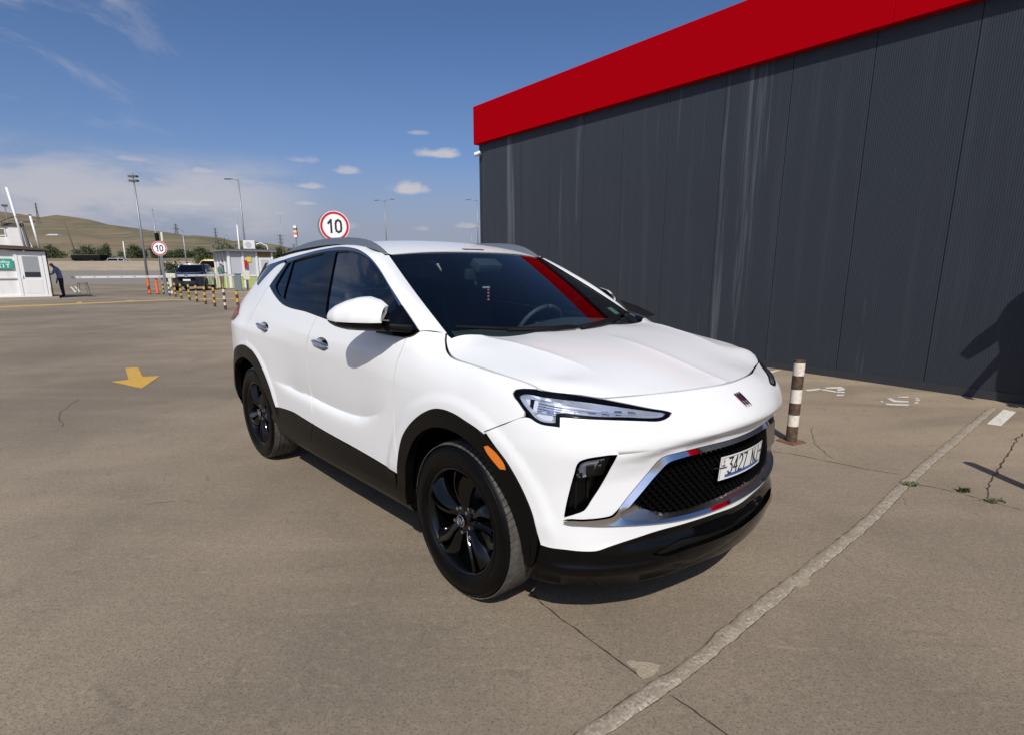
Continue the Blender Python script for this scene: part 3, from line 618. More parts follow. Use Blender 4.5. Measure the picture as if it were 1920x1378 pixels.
# filled expansion joint
M['seam'] = mat('rough_joint_filler', (.34, .31, .26), .95, spec=.2); n = NB(M['seam']); q = n.coord('Object'); s1 = n.noise(q, 70, 6, .75); s2 = n.vor(q, 120); s3 = n.noise(q, 12, 4)
cx_ = n.mix(n.ramp(s1, .38, .66), (.17, .145, .115), (.56, .48, .37)); cx_ = n.mix(n.ramp(s2, .05, .3, .6, 0), cx_, (.64, .57, .46)); n.col(n.mix(n.ramp(s3, .42, .60, 0, .8), cx_, (.27, .22, .162))); n.bump(s1, .6, .006)
JE = []
SP = poly_resample(SEAM, .02, closed=False)
tt_ = np.gradient(SP, axis=0); tt_ /= np.linalg.norm(tt_, axis=1)[:, None]; nn_ = np.stack([-tt_[:, 1], tt_[:, 0]], 1)
dS = np.r_[0, np.cumsum(np.hypot(*np.diff(SP, axis=0).T))]
rg = np.random.RandomState(3); jl = np.convolve(rg.randn(len(SP) + 8), np.ones(5) / 5, 'same')[4:-4]; jr = np.convolve(rg.randn(len(SP) + 8), np.ones(5) / 5, 'same')[4:-4]
V = []
for i in range(len(SP)):
    wl_ = .030 + .007 * jl[i]; wr_ = .030 + .007 * jr[i]
    for u, z in ((wl_, .001), (wl_ * .8, .0026 + .001 * rg.rand()), (.0, .0022 + .001 * rg.rand()), (-wr_ * .8, .0026 + .001 * rg.rand()), (-wr_, .001)): V.append((*(SP[i] + nn_[i] * u), z))
for sgn_, wofs in ((1, .036), (-1, .033)):                # broken dark edges either side of the filler
    V2 = []
    for i in range(len(SP)):
        c0 = SP[i] + nn_[i] * sgn_ * (wofs + .006 * (jl if sgn_ > 0 else jr)[i]); w_ = max(0.0004, .0028 * rg.rand() ** 1.5 * (1 if sgn_ > 0 else .8)); V2 += [(*(c0 + nn_[i] * w_), .0024), (*(c0 - nn_[i] * w_), .0024)]
    JE.append((V2, len(SP)))
tag(mk('joint_strip', V, grid_faces(len(SP), 5), M['seam'], smooth=True), kind='structure')
M['crack'] = mat('dark_crack', (.06, .05, .042), .95, spec=.1); M['sand'] = mat('loose_sand', (.42, .36, .26), .95, spec=.1); n = NB(M['sand']); n.bump(n.noise(n.coord(), 120, 4), .6, .01); n.col(n.mix(n.noise(n.coord(), 40, 4), (.27, .22, .16), (.43, .36, .26)))
for V2, n_j in JE: tag(mk('ground_crack', V2, grid_faces(n_j, 2), M['crack'], smooth=False), kind='structure')
CRW = [.0035, .003, .0035, .006, .003, .0026, .002, .002]
for k, L in enumerate(CRACKS):
    P = poly_resample(L, .03, closed=False); t2 = np.gradient(P, axis=0); t2 /= np.linalg.norm(t2, axis=1)[:, None] + 1e-9; n2 = np.stack([-t2[:, 1], t2[:, 0]], 1)
    jit = np.convolve(rg.randn(len(P) + 4), np.ones(3) / 3, 'same')[2:-2] * (.012 if k in (3, 5, 6, 7) else .004); P = P + n2 * jit[:, None]
    V = []
    for i in range(len(P)):
        w_ = CRW[k] * (.35 + .9 * rg.rand()) * (1 if 0 < i < len(P) - 1 else .1)
        V += [(*(P[i] + n2[i] * w_), .0022), (*(P[i] - n2[i] * w_), .0022)]
    tag(mk('ground_crack', V, grid_faces(len(P), 2), M['crack'], smooth=False), kind='structure')
for k, P in enumerate(SAND):
    Q = poly_resample(P, .02, ang=80); Q = Q + rg.randn(*Q.shape) * .004; tag(sheet('sand_patch', [tuple(p) for p in Q], .003, M['sand']), kind='structure')
# weeds in the joints
M['weed'] = mat('weed_leaf', (.10, .105, .042), .7); M['weed_dry'] = mat('weed_dry', (.16, .13, .06), .8)
def weed(loc, nl, h, spread, label, seed):
    rg2 = random.Random(seed); o = empty('weed', (*loc, 0)); tag(o, label, 'weed', None)
    for mi, mm in (('leaves', M['weed']), ('stems', M['weed_dry'])):
        mb = MB()
        for i in range(nl if mi == 'leaves' else nl // 3):
            a = rg2.uniform(0, 6.28); r = rg2.uniform(0, spread); x, y = r * math.cos(a), r * math.sin(a) * .5; hh = h * .7 * rg2.uniform(.3, 1); b = rg2.uniform(0, 6.28); w_ = (.006 if mi == 'leaves' else .0015) * rg2.uniform(.6, 1.4); L = hh * .9
            p0 = Vector((x, y, 0)); p1 = p0 + Vector((math.cos(b) * L * .4, math.sin(b) * L * .4, hh * .75)); p2 = p0 + Vector((math.cos(b) * L, math.sin(b) * L, hh)); s_ = Vector((-math.sin(b), math.cos(b), 0)) * w_
            mb.add([p0 - s_ * .5, p0 + s_ * .5, p1 + s_, p1 - s_, p2], [(0, 1, 2, 3), (3, 2, 4)])
        q = mb.build(mi, mm, o); q['kind'] = 'stuff'
weed(WEEDS[0], 60, .035, .07, 'small green weed growing on the concrete joint strip', 1); weed(WEEDS[1], 55, .06, .04, 'small upright green weed between the joint strip and the long crack', 2); weed(WEEDS[2], 45, .03, .08, 'flat weed at the foot of the wide crack at right', 3)
# ------------------------------------------------------------------ building with the grey wall and the red fascia
WP = Vector((4.047, 7.916, 0)); WDIR = Vector((.59018666, -.80726681, 0)); WN = Vector((-.80726681, -.59018666, 0))
bld = empty('building', (4.047, 7.916, 0), math.atan2(-.80726681, .59018666)); tag(bld, 'dark grey metal clad building with a red band along its roof', 'building')
# local frame: +x along the wall to the right, -y towards the camera side
M['wall'] = mat('dark_grey_ribbed_metal', (.058, .064, .072), .5, .15, 0, .4); n = NB(M['wall'])
q = n.coord('Object', (1, 1, .03)); q2 = n.coord('Object')
tcg = n.n('ShaderNodeNewGeometry'); mpw = n.n('ShaderNodeMapping'); mpw.inputs['Scale'].default_value = (1, 1, .035); n.l(tcg.outputs['Position'], mpw.inputs[0])
st = n.noise(mpw.outputs[0], 2.3, 5, .7); st2 = n.noise(mpw.outputs[0], 6.0, 3, .6); dirt = n.noise(tcg.outputs['Position'], .9, 5, .6)
wc = n.mix(n.ramp(st, .60, .70, 0, .7), (.034, .040, .052), (.145, .160, .178)); wc = n.mix(n.ramp(st2, .55, .75, 0, .22), wc, (.080, .090, .104)); wc = n.mix(n.ramp(dirt, .45, .75, 0, .4), wc, (.027, .032, .041)); n.col(wc)
M['fascia'] = mat('red_fascia', (.36, .002, .008), .8, 0, 0, .0); n = NB(M['fascia']); n.col(n.mix(n.ramp(n.noise(n.coord('Object'), .6, 3), .4, .8, 0, .4), (.42, .001, .006), (.40, .001, .006)))
M['plinth'] = mat('dark_flashing', (.045, .048, .055), .5, .3)
M['joint'] = mat('panel_joint', (.012, .013, .015), .8)
PWD = 1.035; S0, S1 = -8.52, 9.0; HW = 4.42
def rib_panel(w, h):
    nr = int(round(w / .0255)); pit = (w - .008) / nr; V = []; x = .004
    pr = []
    for i in range(nr): pr += [(x + i * pit, 0.0), (x + i * pit + pit * .55, 0.0), (x + i * pit + pit * .62, .0022), (x + i * pit + pit * .93, .0022)]
    pr.append((x + nr * pit, 0.0)); pr = [(pr[0][0], .02)] + pr + [(pr[-1][0], .02)]
    V = [(a, b, 0) for a, b in pr] + [(a, b, h) for a, b in pr]; m_2 = len(pr)
    return V, [(i, i + 1, m_2 + i + 1, m_2 + i) for i in range(m_2 - 1)]
V, F = rib_panel(PWD, HW); pm0 = None
k0 = math.ceil((S0 - .41) / PWD)
for k in range(k0, k0 + 18):
    s_ = .41 + k * PWD
    if pm0 is None: pm0 = mk('wall_panel', V, F, M['wall'], bld, smooth=False); o = pm0
    else: o = pm0.copy(); C.objects.link(o); o.parent = bld
    o.location = (s_, 0, .0)
sL = .41 + k0 * PWD - S0
V2, F2 = rib_panel(sL, HW); o = mk('wall_panel', V2, F2, M['wall'], bld, smooth=False); o.location = (S0, 0, 0)
SR = .41 + (k0 + 18) * PWD
mb = MB(); mb.box((S0 + .005, .016, 0), (SR, 12, 4.4)); mb.build('wall_core', M['joint'], bld)
mb = MB(); mb.box((S0 - .01, -.012, .0), (SR, .012, .10)); mb.build('plinth', M['plinth'], bld)
mb = MB(); mb.add([(S0 - .012, -.03, .0), (S0 - .012, .5, 0), (S0 - .012, .5, 4.4), (S0 - .012, -.03, 4.4), (S0 + .06, -.010, 4.4), (S0 + .06, -.010, 0), (S0 - .012, -.010, 0), (S0 - .012, -.010, 4.4)], [(6, 7, 4, 5), (6, 1, 2, 7)]); mb.build('corner_trim', M['plinth'], bld)
zf = lambda s: 4.215 - .019 * s
for (a, b, nm) in ((S0 - .10, .598, 0), (.602, 5.0, 0), (5.004, SR, 0)):
    mb = MB(); V = []
    for s_ in (a, b):
        for y, z in ((-.11, zf(s_)), (-.11, zf(s_) + .845), (.5, zf(s_) + .845), (.5, zf(s_))): V.append((s_, y, z))
    mb.add(V, [(0, 1, 2, 3), (7, 6, 5, 4), (0, 4, 5, 1), (1, 5, 6, 2), (2, 6, 7, 3), (3, 7, 4, 0)]); mb.build('fascia_panel', M['fascia'], bld, bevel=.004, seg=1)
M['roofing'] = mat('roof_membrane', (.2, .2, .2), .8)
mb = MB(); mb.box((S0, .5, 4.4), (SR, 12, 4.55)); mb.build('roof', M['roofing'], bld)
# little camera under the corner
cc_ = empty('security_camera'); cc_.location = bld.matrix_basis @ Vector((S0 + .16, -.08, 4.17)); cc_.rotation_euler = (0, 0, math.atan2(-.80726681, .59018666)); tag(cc_, 'small white security camera under the red band at the building corner', 'camera')
M['cam_white'] = mat('white_plastic', (.7, .7, .68), .4); M['dark_glass'] = mat('dark_glass', (.01, .01, .012), .05)
mb = MB(); mb.cyl((0, 0, 0), (-.10, -.10, -.05), .045, .05, 14); mb.build('camera_body', M['cam_white'], cc_, autosmooth=R(40))
mb = MB(); mb.cyl((-.10, -.10, -.05), (-.105, -.105, -.0525), .042, .042, 14); mb.build('camera_lens', M['dark_glass'], cc_)
mb = MB(); mb.tube([(0, 0, 0), (.02, .05, .02), (.03, .09, .03)], .014, 8); mb.build('camera_arm', M['joint'], cc_)
# ------------------------------------------------------------------ bollards
M['b_brown'] = mat('rusty_brown_paint', (.075, .045, .028), .6); n = NB(M['b_brown']); n.col(n.mix(n.ramp(n.noise(n.coord(), 30, 5), .45, .7), (.06, .038, .026), (.15, .085, .045)))
M['b_white'] = mat('dirty_white_paint', (.66, .61, .53), .6); n = NB(M['b_white']); n.col(n.mix(n.ramp(n.noise(n.coord(), 25, 5), .5, .75), (.70, .65, .56), (.45, .38, .30)))
M['b_black'] = mat('black_brown_paint', (.05, .038, .03), .6); M['b_yellow'] = mat('yellow_paint', (.62, .36, .03), .5); M['b_cream'] = mat('cream_paint', (.68, .58, .40), .5)
M['rust'] = mat('rusty_plate', (.17, .085, .05), .8); n = NB(M['rust']); n.col(n.mix(n.noise(n.coord(), 40, 5), (.11, .06, .04), (.24, .12, .07)))
def bollard(loc, dark, light, label, group=None, h=.70, r=.045, base=True, rz=.5):
    o = empty('bollard', (*loc, 0), rz); tag(o, label, 'bollard', group); nb = 6; e = [0, .205, .345, .49, .655, .82, .968, 1.0]
    for i in range(7):
        mb = MB(); z0, z1 = e[i] * h, e[i+1] * h
        rr2 = r - .0006 if i % 2 else r
        prof = [(rr2, z0), (rr2, z1)] if i < 6 else [(rr2, z0), (rr2, z1 - .003), (rr2 - .006, z1), (0, z1)]
        mb.lathe(prof, 'z', 20); mb.build('band' if i < 6 else 'cap', dark if i % 2 == 0 else light, o, autosmooth=R(40))
    if base:
        mb = MB(); mb.box((-.085, -.085, 0.0005), (.085, .085, .010)); mb.build('base_plate', M['rust'], o)
        for sx_ in (-1, 1):
            for sy_ in (-1, 1): mb = MB(); mb.cyl((sx_ * .065, sy_ * .065, .010), (sx_ * .065, sy_ * .065, .020), .009, .008, 6); mb.build('bolt', M['rust'], o)
    return o
bollard((2.303, 4.614), M['b_brown'], M['b_white'], 'brown and white banded bollard near the nose of the white car')
bollard((3.40, 3.34), M['b_brown'], M['b_white'], 'brown and white banded bollard just outside the right edge of the picture')
BP = [(-20.73, 33.52), (-19.56, 32.14), (-18.29, 30.56), (-16.99, 28.86), (-15.72, 27.34), (-14.48, 25.75), (-13.23, 24.15), (-12.01, 22.56), (-10.74, 20.88), (-9.35, 19.0)]
ordn = ['first', 'second', 'third', 'fourth', 'fifth', 'sixth', 'seventh', 'eighth', 'ninth', 'tenth']
for i, p in enumerate(BP):
    lt = M['b_cream'] if i in (1, 8) else M['b_yellow']; rr2 = 'cream' if i in (1, 8) else 'yellow'
    bollard(p, M['b_black'], lt, f'{ordn[i]} striped bollard of the row counting from the speed sign, black and {rr2}', 'row of striped bollards by the barrier', h=.76, base=False)

# ================================================================== the white car
CAR_LOC = (.3847, 2.8877, 0); CAR_YAW = -.8339
car = empty('parked_car', CAR_LOC, CAR_YAW)
tag(car, 'white compact crossover with black wheels and black cladding parked in front', 'car')
def both(name, VFN, m, parent=car, smooth=True):
    """the same part on the right and on the left of the car"""
    V, F, N = VFN; a = mk(name, V, F, m, parent, N, smooth)
    V2, F2, N2 = mir(V, F, N); b = mk(name, V2, F2, m, parent, N2, smooth)
    return a, b
def bp(outer, holes=(), **k): return patch(body, outer, holes, sgn=-1, **k)
def mir_s(L): return [(-s, z) for s, z in L][::-1]
t_ = TR
GAP = .0024
# -- hood surface: a thin-plate spline through the body edge and the hood's own lines
def tps(P, z):
    P = np.array(P, float); n = len(P)
    d = np.hypot(P[:, None, 0] - P[None, :, 0], P[:, None, 1] - P[None, :, 1])
    K_ = np.where(d > 0, d * d * np.log(d + 1e-12), 0) + np.eye(n) * 2e-5
    A = np.block([[K_, np.c_[np.ones(n), P]], [np.c_[np.ones(n), P].T, np.zeros((3, 3))]])
    w = np.linalg.solve(A, np.r_[z, 0, 0, 0])
    def f(x, y):
        d = np.hypot(x[:, None] - P[None, :, 0], y[:, None] - P[None, :, 1])
        return np.where(d > 0, d * d * np.log(d + 1e-12), 0) @ w[:n] + w[n] + w[n+1] * x + w[n+2] * y
    return f
shutS = np.array(t_['shut_side']); shutF = np.array(t_['shut_front'])
hlmid = np.array([(.86, .9755), (.795, .970)])
edge = np.r_[shutS, hlmid, shutF]                       # from the rear corner forward to the nose
eb = body(edge[:, 0], edge[:, 1]); eb2 = body(edge[:, 0], edge[:, 1] + .016)
pts = [(p[0], p[1], p[2]) for p in eb] + [(p[0], p[1], p[2]) for p in eb2[10:]]
pts += [(-.30, 0, 1.133), (-.12, 0, 1.122), (.05, 0, 1.106), (.231, 0, 1.083), (.40, 0, 1.046), (.566, 0, 1.002), (.671, 0, .975),
        (-.15, -.60, 1.122), (.0, -.585, 1.106), (.12, -.565, 1.089), (.30, -.53, 1.058), (.44, -.49, 1.024), (-.1, -.3, 1.122), (.2, -.3, 1.085), (.45, -.25, 1.030), (-.25, -.45, 1.128), (-.08, -.71, 1.094), (.05, -.70, 1.077), (.229, -.68, 1.052), (.383, -.655, 1.024), (-.18, -.70, 1.122)]
pp = np.array(pts); pm = pp[pp[:, 1] < -.012] * [1, -1, 1]; pp = np.r_[pp, pm]
hz = tps(pp[:, :2], pp[:, 2])
def crest_w(x): return np.interp(x, [-.2, -.09, .12, .30, .44, .55], [.625, .60, .56, .53, .50, .47])
def hood(x, y):
    x = np.asarray(x, float).ravel(); y = np.asarray(y, float).ravel()
    ridge = .0045 * np.exp(-np.abs(y) / .035) * np.clip((x + .1) / .5, 0, 1)        # centre crease
    q = np.abs(y) - crest_w(x)
    cr = .0085 * np.exp(-np.abs(q) / .045) * sstep(.50, .20, x)                    # shoulder crease
    return np.stack([x, y, hz(x, y) + ridge + cr], 1)
HOOD_REAR = [(-.190, -.783), (-.215, -.74), (-.19, -.66), (-.135, -.56), (-.125, -.42), (-.135, -.25), (-.14, -.1)]
hr = [tuple(p[:2]) for p in eb]
hood_out = hr + [(x, -y) for x, y in hr[::-1]] + [(x, -y) for x, y in HOOD_REAR[1:]] + [(x, y) for x, y in HOOD_REAR[::-1][:-1]]
_cx = np.linspace(-.2, .5, 30); _cl = np.stack([_cx, -crest_w(_cx)], 1)
_cls = [(_cl + [0, q_]) * [1, sg_] for q_ in (-.028, -.014, -.005, 0, .005, .014, .028) for sg_ in (1, -1)]
V, F, N = patch(hood, hood_out, h=.02, inset=.0055, flange=.018, lines=_cls + [[(-.1, -.012), (.2, -.012), (.5, -.012), (.70, -.012)], [(-.1, .012), (.2, .012), (.5, .012), (.70, .012)], [(-.1, 0), (.2, 0), (.5, 0), (.72, 0)]], step=.015)
mk('hood', V, F, M['paint'], car, N)
# -- front bumper cover, white, with openings for lamps and grille
hl = t_['hl_out']; fb = t_['fend_bump']; ao = t_['arch_f_out']
ai_ = max(i for i, p in enumerate(ao) if p[0] > fb[-1][0] - .002)
half = t_['shut_front'][::-1] + hl[8:25] + fb + ao[ai_ + 1:-1] + t_['white_low']
half = [p for p in half if p[0] > .012]
bump_out = half[::-1] + mir_s(half)[::-1]
fog = t_['fog_out']
gup = t_['chr_up']; glo = t_['chr_low']
gr_half = [p for p in gup if p[0] > .02] ; gl_half = [p for p in glo if p[0] > .02]
tip = [(.8605, .512)]
grille_out = gl_half[::-1] + tip + gr_half                                    # centre bottom -> tip -> centre top
grille_loop = grille_out + mir_s(grille_out)
V, F, N = bp(bump_out, [fog, mir_s(fog), grille_loop], h=.02, inset=GAP * .7, flange=.02, lines=[WEDGE, WEDGE * [-1, 1], WEDGE - [0, .004], WEDGE * [-1, 1] - [0, .004]])
mk('front_bumper', V, F, M['paint'], car, N)
# -- fender
fo = hl[25:] + hl[:4] + t_['shut_side'][::-1] + [t_['chrome_out'][0]] + [t_['belt'][-2]] + t_['door_front'] + [p for p in ao[:ai_ + 1]] + fb[::-1]
both('front_fender', bp(fo, h=.018, inset=.003, flange=.014), M['paint'])
# -- doors
def ell(cs, cz, rs, rz, n=28, tilt=0.0): return [(cs + rs * math.cos(a) , cz + rz * math.sin(a) + tilt * rs * math.cos(a)) for a in np.linspace(0, 2 * math.pi, n, endpoint=False)]
belt = t_['belt']; dm = t_['door_mid']; df = t_['door_front']; rk = t_['rock_top']
def split_at(L, s):                                     # part of a polyline (sorted by s) on each side of s
    return [p for p in L if p[0] < s - .004], [p for p in L if p[0] > s + .004]
bs = sorted(belt, key=lambda p: p[0]); rs_ = sorted(rk, key=lambda p: p[0])
dm_up = [p for p in dm if p[1] > .50]
zr_at = lambda s: float(np.interp(s, [p[0] for p in rs_], [p[1] for p in rs_]))
zb_at = lambda s: float(np.interp(s, [p[0] for p in bs], [p[1] for p in bs]))
dtop = (dm_up[0][0], zb_at(dm_up[0][0])); dbot = (dm_up[-1][0] + .006, zr_at(dm_up[-1][0] + .006))
mid_line = [dtop] + dm_up[1:] + [dbot]
b_f = [p for p in bs if bs[1][0] <= p[0] < dtop[0] - .01]; r_f = [p for p in rs_ if p[0] < dbot[0] - .01]
cup_f = ell(2.672, 1.012, .078, .033, tilt=.03); cup_r = ell(3.628, 1.035, .082, .033, tilt=.03)
fd_out = [b_f[0]] + df[:-1] + [(df[-1][0], r_f[0][1])] + r_f[1:] + mid_line[::-1] + b_f[::-1][:-1]
front_door = both('front_door', bp(fd_out, [cup_f], h=.02, inset=GAP * 1.2, flange=.016, lines=[CREASE, CREASE - [0, .008], CREASE - [0, .018], CREASE - [0, .034], CREASE + [0, .010], CREASE + [0, .024]]), M['paint'])
rd_edge = [(3.781, 1.312), (3.84, 1.24), (3.93, 1.12), (3.985, 1.02), (3.99, .93), (3.93, .866)]
ro = t_['arch_r_out']
ro_f = [p for p in ro if p[0] < 3.92]
b_r = [p for p in bs if p[0] > dtop[0] + .01]; r_r = [p for p in rs_ if p[0] > dbot[0] + .01]
rd_out = mid_line + r_r[:-1] + ro_f[::-1] + rd_edge[::-1] + b_r[::-1][1:]
rear_door = both('rear_door', bp(rd_out, [cup_r], h=.02, inset=GAP * 1.2, flange=.016, lines=[CREASE, CREASE - [0, .008], CREASE - [0, .018], CREASE - [0, .034], CREASE + [0, .010], CREASE + [0, .024]]), M['paint'])
# -- rear quarter, wrapping the rear corner
REAR_DOWN = [(4.49, .70), (4.53, .60), (4.545, .50)]
ro_s = sorted(ro)                                       # from the foot in front of the wheel over the top to the rear
rearC = 4.80
top_edge = [(3.801, 1.496), (4.0, 1.475), (4.2, 1.452), (4.4, 1.435), (4.55, 1.425)]
ro_top = [p for p in ro_s if p[0] > 3.93]
rq_out = rd_edge + ro_top + REAR_DOWN + [(4.60, .50), (4.78, .50), (rearC, .7), (rearC, 1.0), (4.76, 1.2), (4.64, 1.36)] + top_edge[::-1]
both('rear_quarter', bp(rq_out, h=.024, inset=GAP, flange=.012), M['paint'])
V, F, N = bp([(4.803, .50), (4.803, 1.06), (4.805, 1.07), (2 * SMAX - 4.805, 1.07), (2 * SMAX - 4.803, .50)] if False else [(4.803, .50), (4.803, 1.07), (SMAX - .001, 1.07), (SMAX - .001, .50)], h=.05)
both('tailgate', (V, F, N), M['paint'])
# rear bumper lower, black
both('rear_bumper', bp([(4.50, .30), (4.49, .36), (4.60, .495), (SMAX - .001, .495), (SMAX - .001, .31)], h=.05, flange=.01), M['clad'])
# -- dark core behind the panel gaps
def core(name, poly, m=M['cavity'], off=-.016): both(name, bp(poly, h=.06, off=off), m)
core('inner_body', [(0.0, .25), (0, .47), (.62, .47), (.9, .55), (.98, .60)] + [p for p in ao[::-1] if p[1] > .42 and p[0] > .98][0:0] + [(1.0, .62), (1.08, .75), (1.25, .83), (1.45, .86), (1.62, .83), (1.78, .74), (1.88, .6), (1.9, .30), (3.55, .30), (3.60, .55), (3.75, .82), (3.92, .89), (4.1, .89), (4.28, .82), (4.42, .66), (4.5, .45), (4.8, .40), (SMAX - .01, .40), (SMAX - .01, 1.06), (4.75, 1.15), (4.45, 1.32), (3.85, 1.33), (3.5, 1.20), (3.0, 1.165), (2.2, 1.12), (1.85, 1.11), (1.6, 1.10), (1.45, 1.03), (1.1, .99), (.85, .94), (.6, .93), (0, .93)] if False else
     [(1.9, .30), (3.55, .30), (3.60, .55), (3.75, .82), (3.92, .89), (4.1, .89), (4.28, .82), (4.42, .66), (4.5, .45), (4.8, .40), (SMAX - .01, .40), (SMAX - .01, 1.05), (4.75, 1.12), (4.45, 1.36), (3.85, 1.32), (3.5, 1.20), (3.0, 1.16), (2.2, 1.11), (1.85, 1.10), (1.62, 1.12), (1.50, 1.04), (1.20, 1.0), (1.0, .97), (1.0, .88), (1.12, .83), (1.25, .85), (1.45, .88), (1.62, .85), (1.78, .76), (1.90, .62)])
V, F, N = patch(hood, [(x * .985 - .005, y * .985) for x, y in hood_out], h=.06, off=-.02); mk('hood_inner', V, F, M['cavity'], car, N)
# -- wheel arch cladding
ain = [(1.828, .30)] + t_['arch_f_in']
af = [(1.905, .30), (1.893, .38)] + [p for p in ao if p[1] > .41] + [(.952, .40), (.972, .33), (.985, .292), (1.008, .292)] + ain[::-1]
af = [p for p in af if not (p[0] < .96 and p[1] < .42)]
af = [p for p in af if p[1] > .285]
fmk = t_['marker']
both('front_arch_cladding', bp(af, [fmk], h=.03, off=.005, flange=.045), M['clad'])
ri = sorted(t_['arch_r_in'])
ra = ro_s + REAR_DOWN + [(4.55, .40), (4.46, .40), (4.455, .50), (4.43, .60)] + ri[::-1] + [(3.53, .40), (3.50, .40)]
ra = [p for p in ra if not (p in ri and p[0] < 3.58)]
both('rear_arch_cladding', bp(ra, h=.03, off=.005, flange=.045), M['clad'])
both('side_marker_lamp', bp(fmk, h=.02, off=.007, flange=.01), M['amber'])
# -- rocker: cladding on each door and the sill below
zc_ = .372
cl_f = [(1.897, zc_)] + [p for p in rs_ if 1.90 < p[0] < dbot[0] - .01] + [dbot, (dbot[0] + .045, zc_)]
cl_f = [(1.900, zr_at(1.9))] + cl_f[1:-1] + [cl_f[-1], (1.900, zc_)]
cl_r = [dbot] + [p for p in rs_ if p[0] > dbot[0] + .01] + [(3.62, .41), (3.56, zc_), (dbot[0] + .045, zc_)]
both('door_cladding', bp(cl_f, h=.03, inset=GAP, off=.004, flange=.02), M['clad'])
both('door_cladding', bp(cl_r, h=.03, inset=GAP, off=.004, flange=.02), M['clad'])
both('sill', bp([(1.83, .245), (1.83, zc_ - .006), (3.57, zc_ - .006), (3.57, .245)], h=.03, off=-.010, flange=.05), M['clad'])
# -- lower black bumper with its intake
wl = [p for p in t_['white_low'] if p[0] > .012]; bb = [p for p in t_['blk_bot'] if p[0] > .012]
lb_half = [p for p in wl[::-1]] + [(.972, .31)] + [(.990, .262)] + [(max(p[0], .02), min(p[1], .262) - .018) for p in bb] + [(.1, .232)]
lb_half = [p for p in lb_half if p[0] > .015]
lb = lb_half[::-1] + mir_s(lb_half)[::-1]
ik = t_['intake']; ik_up = [p for p in ik[:5]]; ik_lo = [p for p in ik[5:]]
intake = ik_lo + ik_up ; intake = [p for p in intake if p[0] > .02]
ik_loop = ik_up[::1] + mir_s(ik_up) + mir_s(ik_lo) + ik_lo
V, F, N = bp(lb, [ik_loop], h=.028, inset=GAP * .5, off=-.003, flange=.03)
mk('lower_bumper', V, F, M['black_gloss'], car, N)
V, F, N = bp(offset_poly(poly_resample(ik_loop, .02), -.006), h=.03, off=-.028, raw=True); mk('lower_intake', V, F, M['black_matt'], car, N)
V, F, N = bp([(-.90, .20), (-.90, .262), (.90, .262), (.90, .20)], h=.03, off=-.022); mk('air_dam', V, F, M['clad'], car, N)
# underside
mb = MB(); mb.box((-3.2, -.62, .24), (.62, .62, .30)); mb.build('underbody', M['cavity'], car)
# -- headlamps
def ring_wall(loop, d0, d1, m, name, parent=car, step=.01, shrink=0.0):
    L = poly_resample(loop, step); L2 = offset_poly(L, shrink) if shrink else L
    A = body(L[:, 0], L[:, 1]); B = body(L2[:, 0], L2[:, 1]); NA = surf_normal(body, L[:, 0], L[:, 1], -1); NBn = surf_normal(body, L2[:, 0], L2[:, 1], -1)
    n = len(L); V = np.r_[A + NA * d0, B + NBn * d1]; F = [(i, (i+1) % n, n + (i+1) % n, n + i) for i in range(n)]
    c = B.mean(0)
    a, b, q = V[F[0][0]], V[F[0][1]], V[F[0][2]]
    if sum(np.dot(np.cross(V[f[1]] - V[f[0]], V[f[2]] - V[f[0]]), c - V[f[0]]) for f in F) < 0: F = [f[::-1] for f in F]
    return both(name, (V, F, None), m, parent)
li = t_['hl_in']
lamps = []
for side_ in (1, -1):
    o = bpy.data.objects.new('headlamp', None); link(o, car); lamps.append(o)
def both2(name, VFN, m, parents, smooth=True):
    V, F, N = VFN; mk(name, V, F, m, parents[0], N, smooth); V, F, N = mir(V, F, N); mk(name, V, F, m, parents[1], N, smooth)
both2('bezel', bp(hl, [li], h=.02, inset=GAP * .5, off=.001, flange=.02), M['black_gloss'], lamps)
Lw = poly_resample(li, .01); Lw2 = offset_poly(Lw, .012)
A = body(*Lw.T) ; B = body(*Lw2.T); NA = surf_normal(body, *Lw.T, -1); NB_ = surf_normal(body, *Lw2.T, -1); n_ = len(Lw)
V = np.r_[A - NA * .001, B - NB_ * .018]; F = [(i, (i+1) % n_, n_ + (i+1) % n_, n_ + i) for i in range(n_)]
both2('reflector_rim', (V, F, None), M['reflector'], lamps)
both2('reflector', patch(body, Lw2, h=.02, off=-.017, sgn=-1, raw=True), M['lamp_white'], lamps)
both2('lens', bp(li, h=.02, off=.0), M['lens'], lamps)
# light bars and lens blocks inside the lamp
mbars = MB()
def bar(s0, z0, s1, z1, hgt, d0, d1, n=14):
    S = np.linspace(s0, s1, n); Z = np.linspace(z0, z1, n); V = []
    for dz_, dd in ((-hgt/2, d0), (-hgt/2, d1), (hgt/2, d1), (hgt/2, d0)):
        P = body(S, Z + dz_); V.append(P + surf_normal(body, S, Z, -1) * dd)
    V = np.concatenate(V); F = []
    for i in range(n - 1):
        for k in range(4): F.append((k*n + i, k*n + i + 1, ((k+1) % 4)*n + i + 1, ((k+1) % 4)*n + i))
    F += [(0, n, 2*n, 3*n), (n-1, 4*n-1, 3*n-1, 2*n-1)]
    return V, F
for k in range(5):
    mbars.add(*bar(.98, .952 - .009 * k, .54, .904 - .002 * k, .0045, -.017, -.008 - .002 * (k % 2)))
V = np.array(mbars.V); both2('light_guide', (V, mbars.F, None), M['reflector'], lamps, False)
for k in range(7):
    s0 = .94 - .055 * k; V, F = bar(s0, .921 - .0005*k, s0 - .030, .9195 - .0005*k, .014, -.017, -.008, 3)
    both2('led_module', (V, F, None), M['chrome'], lamps, False)
both2('turn_lamp', bp([(.985, .905), (.945, .892), (.915, .89), (.912, .915), (.95, .925)], h=.02, off=-.012, flange=.006), M['lamp_white'], lamps)
